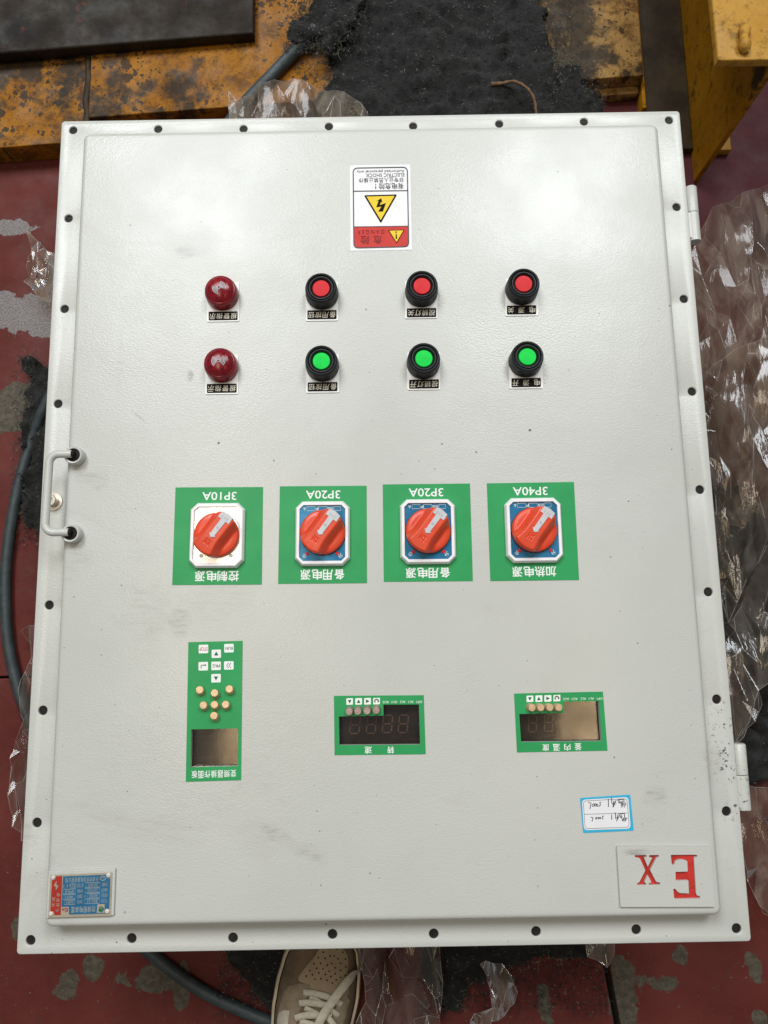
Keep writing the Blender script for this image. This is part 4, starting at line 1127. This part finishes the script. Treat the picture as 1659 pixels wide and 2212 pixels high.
def fibres(name, parent, m, n, where, rnd, length=(.006, .022), wd=.0004, lift=.012):
    V, F = [], []
    for _ in range(n):
        x, y, z = where()
        a = rnd.uniform(0, 6.283); Ln = rnd.uniform(*length); c = rnd.uniform(-2.2, 2.2)
        p = Vector((x, y, z)); path = [p]
        for k in range(4):
            a += c * .35 + rnd.uniform(-.3, .3)
            p = p + Vector((math.cos(a), math.sin(a), rnd.uniform(-.15, .35) * (lift / .012))) * Ln / 4; path.append(p)
        v, f = ribbon_g(path, wd * rnd.uniform(.6, 1.3)); k = len(V); V += v; F += [tuple(i + k for i in q) for q in f]
    o = mk(name, V, F, m, parent); o['kind'] = 'stuff'; return o

def felt(name, pix_outline, zbase, label, seed, hump=.010, n_f=500, sp=.007, zpix=None, thick=.007, lump=None, group=None):
    rnd = random.Random(seed)
    zq = zbase if zpix is None else zpix
    out = dens(px_loop(pix_outline, zq), .006, rnd, .0020)
    out = [q + Vector((noise.noise(Vector((q.x * 55, q.y * 55, seed))), noise.noise(Vector((q.x * 55, q.y * 55, seed + 7))))) * .011 for q in out]
    vs, fs = cdt(out, sp, rnd)
    n_out = len(out)
    def zf(x, y):
        q = Vector((x * 26 + seed, y * 26, 0)); z = zbase + thick
        z += hump * (noise.noise(q * .35) * .9 + noise.noise(q) * .6 + abs(noise.noise(q * 1.5)) * 1.6) + .0075 * abs(noise.noise(q * 4.5))
        if lump: z += lump(x, y)
        return max(zbase + .002, z)
    # edges sink towards whatever the felt lies on
    V = []
    edge = set(range(n_out))
    for i, v in enumerate(vs):
        z = zf(v.x, v.y)
        V.append(Vector((v.x, v.y, z)))
    nb = len(V)
    # skirt
    from collections import Counter
    cnt = Counter()
    for f in fs:
        for k in range(len(f)):
            e = (f[k], f[(k + 1) % len(f)]); cnt[tuple(sorted(e))] += 1
    be = [e for e, c in cnt.items() if c == 1]
    mp = {}
    for e in be:
        for i in e:
            if i not in mp:
                mp[i] = len(V); p = V[i]
                V.append(Vector((p.x + rnd.uniform(-.002, .002), p.y + rnd.uniform(-.002, .002), zbase + .0006)))
    F = list(fs) + [(a, b, mp[b], mp[a]) for a, b in be]
    o = mk(name, V, F, M_FELT, None, 80)
    tag(o, label, 'felt', group)
    inner = V[:nb]; border = [V[i] for i in mp]
    def w_in():
        p = rnd.choice(inner); return (p.x + rnd.uniform(-.004, .004), p.y + rnd.uniform(-.004, .004), p.z + .0006)
    def w_b():
        p = rnd.choice(border); return (p.x + rnd.uniform(-.004, .004), p.y + rnd.uniform(-.004, .004), p.z * .9 + .001)
    fibres('fibres', o, M_FIBRE, int(n_f * .8), w_in, rnd, (.001, .004), .0005)
    fibres('dark_fibres', o, M_FELT, n_f * 4, lambda: w_in() if rnd.random() < .9 else w_b(), rnd, (.003, .009), .0007, .010)
    fibres('green_fibres', o, M_FIBREG, int(n_f * .22), w_b, rnd, (.006, .026), .0005, .010)
    return o
felt('felt_blanket', [(700, -60), (690, 8), (640, 62), (672, 78), (700, 70), (712, 120), (722, 165), (700, 190), (672, 240), (665, 330), (1260, 330), (1240, 245), (1198, 172), (1190, 120), (1174, 60), (1160, -60)],
     .045, 'large black felt blanket with frayed edge spread over the machine bed', 11, .012, 1500, zpix=.055)
felt('felt_tuft', [(618, 58), (632, 44), (655, 36), (668, 12), (690, -20), (760, -40), (790, -10), (770, 40), (735, 75), (720, 110), (700, 96), (690, 62), (672, 72), (648, 84), (624, 78)],
     .066, 'frayed black felt tuft lying over the end of the hose', 18, .012, 320, zpix=.078)
felt('felt_scrap', [(1205, 160), (1216, 144), (1238, 138), (1256, 150), (1262, 176), (1276, 200), (1300, 240), (1310, 330), (1195, 330), (1198, 230)],
     .048, 'small dark felt scrap at the end of the felt blanket, beside the spotted bed', 12, .010, 220, zpix=.058)
felt('felt_strip', [(48, 783), (78, 775), (98, 790), (104, 830), (128, 830), (200, 860), (190, 1180), (95, 1172), (75, 1140), (52, 1120), (48, 1050), (56, 1000), (52, 950), (62, 900), (56, 850), (70, 815), (50, 800)],
     .0, 'ragged black felt strip sticking out beside the cabinet handle', 13, .014, 420, zpix=.012)
felt('felt_scrap', [(470, 2030), (492, 2068), (515, 2100), (540, 2130), (560, 2150), (566, 2178), (590, 2186), (600, 2165), (640, 2165), (660, 2100), (660, 2000)],
     .0, 'black felt scrap on the floor between the grey hose and the shoe', 14, .012, 260, zpix=.012)
felt('felt_scrap', [(915, 2000), (912, 2090), (925, 2130), (945, 2160), (958, 2176), (985, 2192), (1002, 2178), (996, 2145), (1020, 2125), (1052, 2112), (1085, 2098), (1098, 2084), (1130, 2072), (1196, 2066), (1230, 2072), (1268, 2072), (1284, 2055), (1300, 2000)],
     .0, 'shaggy black felt scrap on the floor beside the knotted plastic strip', 15, .012, 420, zpix=.012)
felt('felt_roll', [(1440, 1500), (1590, 1500), (1700, 1440), (1740, 1560), (1700, 1680), (1600, 1700), (1450, 1690)],
     .0, 'black felt piece on the floor by the lower hinge', 16, .02, 260, zpix=.02)
felt('felt_roll', [(1430, 1000), (1620, 1080), (1720, 1120), (1760, 1300), (1720, 1460), (1520, 1440), (1440, 1420)],
     .0, 'dark felt bundle wrapped in clear plastic beside the cabinet', 17, .03, 120, zpix=.03, lump=lambda x, y: .02)

def film(name, outline, zpix, zf, m, label, seed, sp=.010, crease=.006, aniso=.42):
    """thin film crumpled into long flat facets that meet in crisp folds"""
    rnd = random.Random(seed)
    sp = sp * 1.25
    out = [Vector((q.x, q.y * aniso)) for q in dens(px_loop(outline, zpix), sp * 1.1, rnd, .0012)]
    vs, fs = cdt(out, sp, rnd, .62)
    V = []
    for v in vs:
        x, y = v.x, v.y / aniso
        z = zf(x, y) + crease * (.75 * noise.noise(Vector((x * 30, y * 9, seed))) + rnd.gauss(0, .62))
        V.append(Vector((x, y, max(.0025, z))))
    o = mk(name, V, fs, m, None, 26)
    tag(o, label, 'plastic sheet')
    # whitened fold lines along the sharper creases
    nrm = []
    ed = {}
    for k, f in enumerate(fs):
        n_ = (V[f[1]] - V[f[0]]).cross(V[f[2]] - V[f[0]]); n_ = n_.normalized() if n_.length > 1e-12 else Vector((0, 0, 1))
        if n_.z < 0: n_ = -n_
        nrm.append(n_)
        for q in range(3): ed.setdefault(tuple(sorted((f[q], f[(q + 1) % 3]))), []).append(k)
    g = []
    for (a, b), ff in ed.items():
        if len(ff) == 1 or (nrm[ff[0]].dot(nrm[ff[1]]) < .90 and rnd.random() < .55):
            p, q = V[a], V[b]; up = Vector((0, 0, .0005))
            g.append(ribbon_g([p + up, p.lerp(q, .5) + up, q + up], .0008 if len(ff) == 1 else rnd.uniform(.0004, .0011)))
    if g:
        c = mk('fold_lines', *join(*g), M_FOLD, o); c['kind'] = 'stuff'
    return o
gs = lambda x, y, cx, cy, sx, sy: math.exp(-((x - cx) / sx) ** 2 - ((y - cy) / sy) ** 2)
def at(x, y, z=.03): return P(x, y, z)
# right-hand heap: three overlapping sheets
c1_ = at(1590, 700); c2_ = at(1560, 1050); c3_ = at(1640, 1000)
film('plastic_sheet', [(1512, 505), (1530, 462), (1560, 445), (1620, 412), (1720, 380), (1800, 420), (1800, 1130), (1700, 1160), (1590, 1130), (1545, 1000), (1515, 900), (1430, 800), (1430, 640), (1498, 545)],
     .05, lambda x, y: .030 + .050 * gs(x, y, c1_.x + .03, c1_.y, .13, .25) + .02 * noise.noise(Vector((x * 7, y * 7, 1))), M_PLASTIC2, 'brownish crumpled plastic sheet heaped on the floor below the upper hinge', 21, .011, .009)
film('plastic_sheet', [(1530, 800), (1580, 760), (1640, 740), (1790, 700), (1800, 1430), (1690, 1470), (1640, 1490), (1622, 1560), (1592, 1612), (1575, 1560), (1560, 1400), (1540, 1200), (1530, 1020)],
     .08, lambda x, y: .055 + .050 * gs(x, y, c3_.x + .02, c3_.y, .12, .3) + .022 * noise.noise(Vector((x * 8, y * 5, 4))), M_PLASTIC, 'clear glossy plastic sheet wrapped over the dark felt bundle', 22, .010, .008)
film('plastic_sheet', [(1420, 760), (1510, 775), (1530, 830), (1545, 960), (1560, 1120), (1572, 1300), (1598, 1420), (1640, 1520), (1600, 1590), (1560, 1640), (1480, 1640), (1440, 1300)],
     .04, lambda x, y: .045 + .025 * noise.noise(Vector((x * 16, y * 3, 8))), M_PLASTIC, 'narrow clear plastic sheet tucked along the hinge edge of the cabinet', 23, .008, .007)
film('plastic_sheet', [(1450, 1660), (1600, 1690), (1625, 1700), (1700, 1690), (1800, 1760), (1800, 2000), (1700, 1990), (1650, 1975), (1625, 1930), (1605, 1850), (1560, 1800), (1450, 1780)],
     .03, lambda x, y: .030 + .02 * noise.noise(Vector((x * 10, y * 6, 3))), M_PLASTIC2, 'brownish plastic sheet on the floor below the lower hinge', 24, .010, .007)
# left
film('plastic_sheet', [(63, 505), (80, 520), (100, 540), (118, 545), (200, 540), (200, 690), (112, 678), (108, 655), (86, 642), (58, 612), (60, 580), (68, 545)],
     .03, lambda x, y: .030 + .012 * noise.noise(Vector((x * 20, y * 20, 5))), M_PLASTIC2, 'torn milky plastic scrap lying over the bare grey floor patch', 25, .007, .006)
film('plastic_sheet', [(45, 1362), (58, 1352), (80, 1352), (180, 1360), (180, 1840), (48, 1815), (28, 1785), (18, 1720), (20, 1640), (30, 1600), (48, 1555), (42, 1530), (40, 1490), (48, 1450), (62, 1420), (60, 1390)],
     .035, lambda x, y: .034 + .014 * noise.noise(Vector((x * 26, y * 9, 6))), M_PLASTIC, 'long clear plastic strip lying over the grey hose', 26, .008, .006)
# top
film('plastic_sheet', [(492, 195), (506, 212), (530, 205), (560, 182), (610, 168), (660, 172), (705, 190), (745, 202), (780, 218), (794, 240), (800, 330), (500, 330)],
     .075, lambda x, y: .072 + .012 * noise.noise(Vector((x * 16, y * 16, 7))), M_PLASTIC2, 'crumpled plastic sheet over the hose on the machine bed', 27, .009, .007)
# bottom
film('plastic_sheet', [(770, 2000), (778, 2060), (790, 2120), (792, 2160), (770, 2200), (755, 2260), (955, 2260), (950, 2200), (955, 2120), (950, 2060), (950, 2000)],
     .04, lambda x, y: .042 + .02 * noise.noise(Vector((x * 18, y * 6, 2))), M_PLASTIC, 'clear crumpled plastic sheet on the floor beside the shoe', 28, .008, .008)
film('plastic_sheet', [(1008, 2260), (1016, 2205), (1040, 2185), (1062, 2178), (1060, 2140), (1052, 2110), (1038, 2085), (1050, 2078), (1085, 2084), (1102, 2105), (1116, 2140), (1112, 2165), (1092, 2196), (1062, 2208), (1050, 2260)],
     .035, lambda x, y: .032 + .014 * noise.noise(Vector((x * 24, y * 12, 9))), M_PLASTIC2, 'knotted brownish plastic strip on the red floor', 29, .006, .006)
film('plastic_sheet', [(1268, 2000), (1268, 2068), (1290, 2078), (1314, 2090), (1328, 2062), (1335, 2000)],
     .02, lambda x, y: .016 + .008 * noise.noise(Vector((x * 24, y * 24, 3))), M_PLASTIC2, 'small plastic scrap at the floor joint under the cabinet edge', 30, .006, .004)

# ------------------------------------------------------------------ hose and twine
hr = .0081
def hpth(lst): return spline([P(x, y, z) for x, y, z in lst], 8)
hA = hpth([(680, 62, .060), (650, 96, .058), (600, 150, .055), (555, 196, .055), (520, 235, .055), (470, 300, .052)])
tag(mk('rubber_hose', *tube_g(hA, hr * 1.25, 16), M_RUBBER, None, 60), 'thick grey green hose running diagonally over the orange bed', 'hose')
hB = hpth([(140, 800, .03), (96, 880, .024), (70, 950, .010), (42, 1040, .0092), (20, 1160, .0092), (12, 1260, .0092), (16, 1370, .0092), (30, 1450, .0092), (50, 1520, .0092), (80, 1600, .0092), (130, 1760, .0092), (220, 1950, .0092), (300, 2035, .0092), (370, 2095, .0092), (450, 2148, .0092), (540, 2190, .0092), (640, 2232, .0092), (760, 2290, .0092), (900, 2380, .0092)])
tag(mk('rubber_hose', *tube_g(hB, hr, 16), M_RUBBER, None, 60), 'grey hose bowed on the red floor past the handle, beneath the plastic strip', 'hose')
tw = spline([P(x, y, z) for x, y, z in ((1062, 182, .072), (1085, 180, .076), (1110, 176, .078), (1135, 188, .080), (1152, 210, .078), (1158, 240, .074), (1160, 280, .07))], 6)
tag(mk('twine', *tube_g(tw, lambda t: .0022 + .0012 * max(0, .25 - t) * 4 + .0004 * math.sin(t * 60), 8), M_TWINE, None, 60), 'short piece of brown twine on the black felt', 'twine')

# ------------------------------------------------------------------ shoe
ZQ = Zm(900, 3500, 2.074)
sA = ZQ.P(790, 380, .03); sB = ZQ.P(610, 1180, .03)
ax = (sA - sB); ax.z = 0; ax.normalize(); sd = Vector((ax.y, -ax.x, 0))
toe = ZQ.P(800, 215, .03)
LSH = .290
def hw(s):       # half widths left, right at distance s from the toe (fractions of the length)
    k = [(0, .0), (.012, .020), (.05, .036), (.11, .047), (.20, .0545), (.30, .0575), (.40, .0565), (.52, .051), (.65, .046), (.78, .043), (.90, .040), (.97, .028), (1.0, .0)]
    for (a, b), (c, d) in zip(k, k[1:]):
        if a <= s <= c:
            t = (s - a) / (c - a); return b + (d - b) * (t * t * (3 - 2 * t) * .5 + t * .5)
    return 0
def bend(s): return .006 * math.sin(s * 3.0)
def s_pt(s, t, z):
    p = toe - ax * (s * LSH) + sd * (hw(s) * t + bend(s)); return Vector((p.x, p.y, z))
def crown(s): # height of the upper's ridge
    k = [(0, .030), (.05, .046), (.15, .058), (.28, .066), (.40, .078), (.55, .098), (.7, .110), (.85, .104), (1, .085)]
    for (a, b), (c, d) in zip(k, k[1:]):
        if a <= s <= c: return b + (d - b) * (s - a) / (c - a)
    return .08
def z_up(s, t):
    return .026 + (crown(s) - .026) * max(0.0, 1 - abs(t) ** 2.6) ** .55
def st_of(p):
    d = Vector((p.x, p.y, 0)) - Vector((toe.x, toe.y, 0))
    s = max(.0, min(1, -(d.dot(ax)) / LSH)); w_ = hw(s)
    t = (d.dot(sd) - bend(s)) / w_ if w_ > 1e-4 else 0
    return s, max(-1, min(1, t))
def on_shoe(zx, zy, off):
    z = .06
    for _ in range(8):
        p = ZQ.P(zx, zy, z); s, t = st_of(p); z = z_up(s, t * 1.07 if abs(t) < .93 else t) + off
    return Vector((p.x, p.y, z))
shoe = new_empty('shoe', (toe.x, toe.y, 0))
tag(shoe, 'taupe suede sneaker with off white laces, toe under the cabinet edge', 'shoe')
def loft(rows): 
    V = [p for r in rows for p in r]; n = len(rows[0]); F = []
    for j in range(len(rows) - 1):
        for i in range(n - 1): F.append((j * n + i, j * n + i + 1, (j + 1) * n + i + 1, (j + 1) * n + i))
    return V, F
ss = [0, .004, .012, .025, .05] + [.08 + .92 * i / 40 for i in range(40)] + [.985, 1.0]
up_rows = [[s_pt(s, .90 * t, z_up(s, t)) for t in [math.sin(math.pi / 2 * (-1 + 2 * i / 28)) for i in range(29)]] for s in ss]
mk('upper', *loft(up_rows), M_SUEDE, shoe, 60)
sole_rows = []
for s in ss: pass
per = [(s, -1) for s in ss] + [(s, 1) for s in reversed(ss)]
profs = [(.97, .000), (1.0, .004), (1.0, .012), (.985, .014), (1.0, .0165), (1.0, .026), (.975, .0295), (.92, .0298)]
rows = [[s_pt(s, sg * k, z) for s, sg in per] for k, z in profs]
V, F = loft([r + [r[0]] for r in rows]); V, F = weld([tuple(v) for v in V], F, 1e-5)
mk('sole', V, F, M_MIDSOLE, shoe, 50)
def patch(name, poly, off, m):
    lp = [on_shoe(x, y, off) for x, y in poly]
    rnd = random.Random(5)
    out = dens([(p.x, p.y) for p in lp], .004)
    vs, fs = cdt(out, .005, rnd, .1)
    V = []
    for v in vs:
        s, t = st_of(v); V.append(Vector((v.x, v.y, z_up(s, t * 1.07 if abs(t) < .93 else t) + off)))
    from collections import Counter
    cnt = Counter(tuple(sorted((f[k], f[(k + 1) % 3]))) for f in fs for k in range(3))
    F = list(fs); mp = {}
    for e, c in cnt.items():
        if c == 1:
            for i in e:
                if i not in mp: mp[i] = len(V); V.append(V[i] - Vector((0, 0, off + .001)))
            F.append((e[0], e[1], mp[e[1]], mp[e[0]]))
    return mk(name, V, F, m, shoe, 45)
tp = patch('toe_panel', [(640, 300), (720, 430), (680, 490), (620, 560), (575, 620), (550, 660), (555, 690), (590, 705), (640, 720), (650, 760), (720, 790), (830, 800), (900, 760), (950, 690), (955, 620), (958, 540), (945, 470), (915, 430), (900, 330), (800, 270)], .0011, M_SUEDE2)
patch('eyestay', [(430, 770), (480, 725), (560, 708), (620, 712), (650, 740), (640, 790), (610, 840), (570, 910), (540, 1000), (520, 1100), (370, 1100), (385, 930), (410, 850)], .0016, M_SUEDE3)
patch('eyestay', [(925, 740), (955, 735), (965, 780), (945, 815), (970, 850), (950, 930), (900, 1100), (800, 1100), (835, 960), (860, 880), (890, 800)], .0016, M_SUEDE3)
patch('tongue', [(640, 800), (820, 810), (850, 870), (830, 960), (800, 1100), (560, 1100), (590, 960), (620, 870)], .0006, M_SUEDE)
patch('heel_overlay', [(390, 945), (430, 925), (480, 930), (470, 1000), (462, 1120), (372, 1120), (378, 1000)], .0028, M_LACE)
hp_ = [(753, 456), (806, 428), (860, 428), (910, 456), (711, 501), (767, 506), (807, 487), (840, 487), (872, 508), (931, 513), (677, 549), (730, 546), (785, 561), (820, 548), (892, 546), (934, 575), (644, 606), (697, 587), (750, 592), (848, 583), (801, 611), (892, 603), (613, 650), (664, 638), (715, 623), (769, 636), (814, 653), (849, 630), (892, 661), (929, 646), (684, 675), (733, 670), (781, 682), (857, 680), (825, 706)]
g = []
for x, y in hp_:
    p = on_shoe(x, y, .0016); g.append(fill_g(circle(p.x, p.y, .0011, 8), p.z))
letters('perforations', shoe, M_PRINTBLK, *g)
g = []
stl = [on_shoe(x, y, .0016) for x, y in [(735 - 170 * i / 60 + 0 * i, 430 + 215 * i / 60) for i in range(60)]]
for i in range(0, 59, 2): g.append(ribbon_g([stl[i], stl[i + 1]], .0009))
letters('stitching', shoe, M_STITCH, *g)
def lace(pts, wd, off, arch=.002):
    d = []
    fine = spline([Vector((x, y, 0)) for x, y in pts], 8); n = len(fine)
    for i, q in enumerate(fine):
        p = on_shoe(q.x, q.y, off); p.z += arch * math.sin(math.pi * i / (n - 1)); d.append(p)
    V, F = [], []
    for j, p in enumerate(d):
        t = d[min(n - 1, j + 1)] - d[max(0, j - 1)]; t.z = 0
        s = Vector((-t.y, t.x, 0)).normalized()
        w_ = (wd(j / (n - 1)) if callable(wd) else wd) / 2
        for a, b in ((-1, -.0012), (-.85, .0002), (0, .0008), (.85, .0002), (1, -.0012)): V.append(p + s * w_ * a + Vector((0, 0, b)))
    for j in range(n - 1):
        for i in range(4): F.append((j * 5 + i, j * 5 + i + 1, (j + 1) * 5 + i + 1, (j + 1) * 5 + i))
    mk('lace', V, F, M_LACE, shoe, 60)
lace([(590, 785), (680, 790), (780, 815), (850, 850), (900, 885)], .0080, .0035)
lace([(640, 825), (700, 850), (770, 890), (830, 935), (875, 975)], .0072, .0026)
lace([(556, 872), (650, 865), (740, 878), (800, 895)], .0080, .0048)
lace([(600, 910), (680, 945), (750, 975), (820, 980)], .0072, .0030)
lace([(524, 995), (590, 970), (680, 965), (760, 980)], .0082, .0055)
lace([(560, 1020), (640, 1035), (740, 1070), (800, 1090)], .0075, .0032)
lace([(790, 990), (820, 1020), (850, 1060), (860, 1090)], .0075, .0040)
lace([(1062, 583), (1020, 622), (975, 660), (915, 730), (840, 830), (770, 930), (720, 1025), (690, 1110)], lambda t: .0040 + .0070 * min(1, max(0, t - .10) / .10), .0078, .004)

# ------------------------------------------------------------------ crumbs on the floor
rnd = random.Random(99)
V, F = [], []
for _ in range(240):
    while True:
        x, y = rnd.uniform(-20, 1680), rnd.uniform(300, 2230)
        if x < 130 or x > 1600 or y > 2060: break
    p = P(x, y, .0006); r = rnd.uniform(.0004, .0017); k = len(V)
    a0_ = rnd.uniform(0, 6)
    V += [(p.x + r * math.cos(a0_ + t * 2.1) * rnd.uniform(.6, 1.3), p.y + r * math.sin(a0_ + t * 2.1), .0002) for t in range(3)] + [(p.x, p.y, r * .8)]
    F += [(k, k + 1, k + 3), (k + 1, k + 2, k + 3), (k + 2, k, k + 3)]
cr = mk('grit', V, F, M_FIBRE); tag(cr, 'fine grit and crumbs scattered on the red floor', 'grit', None, 'stuff')
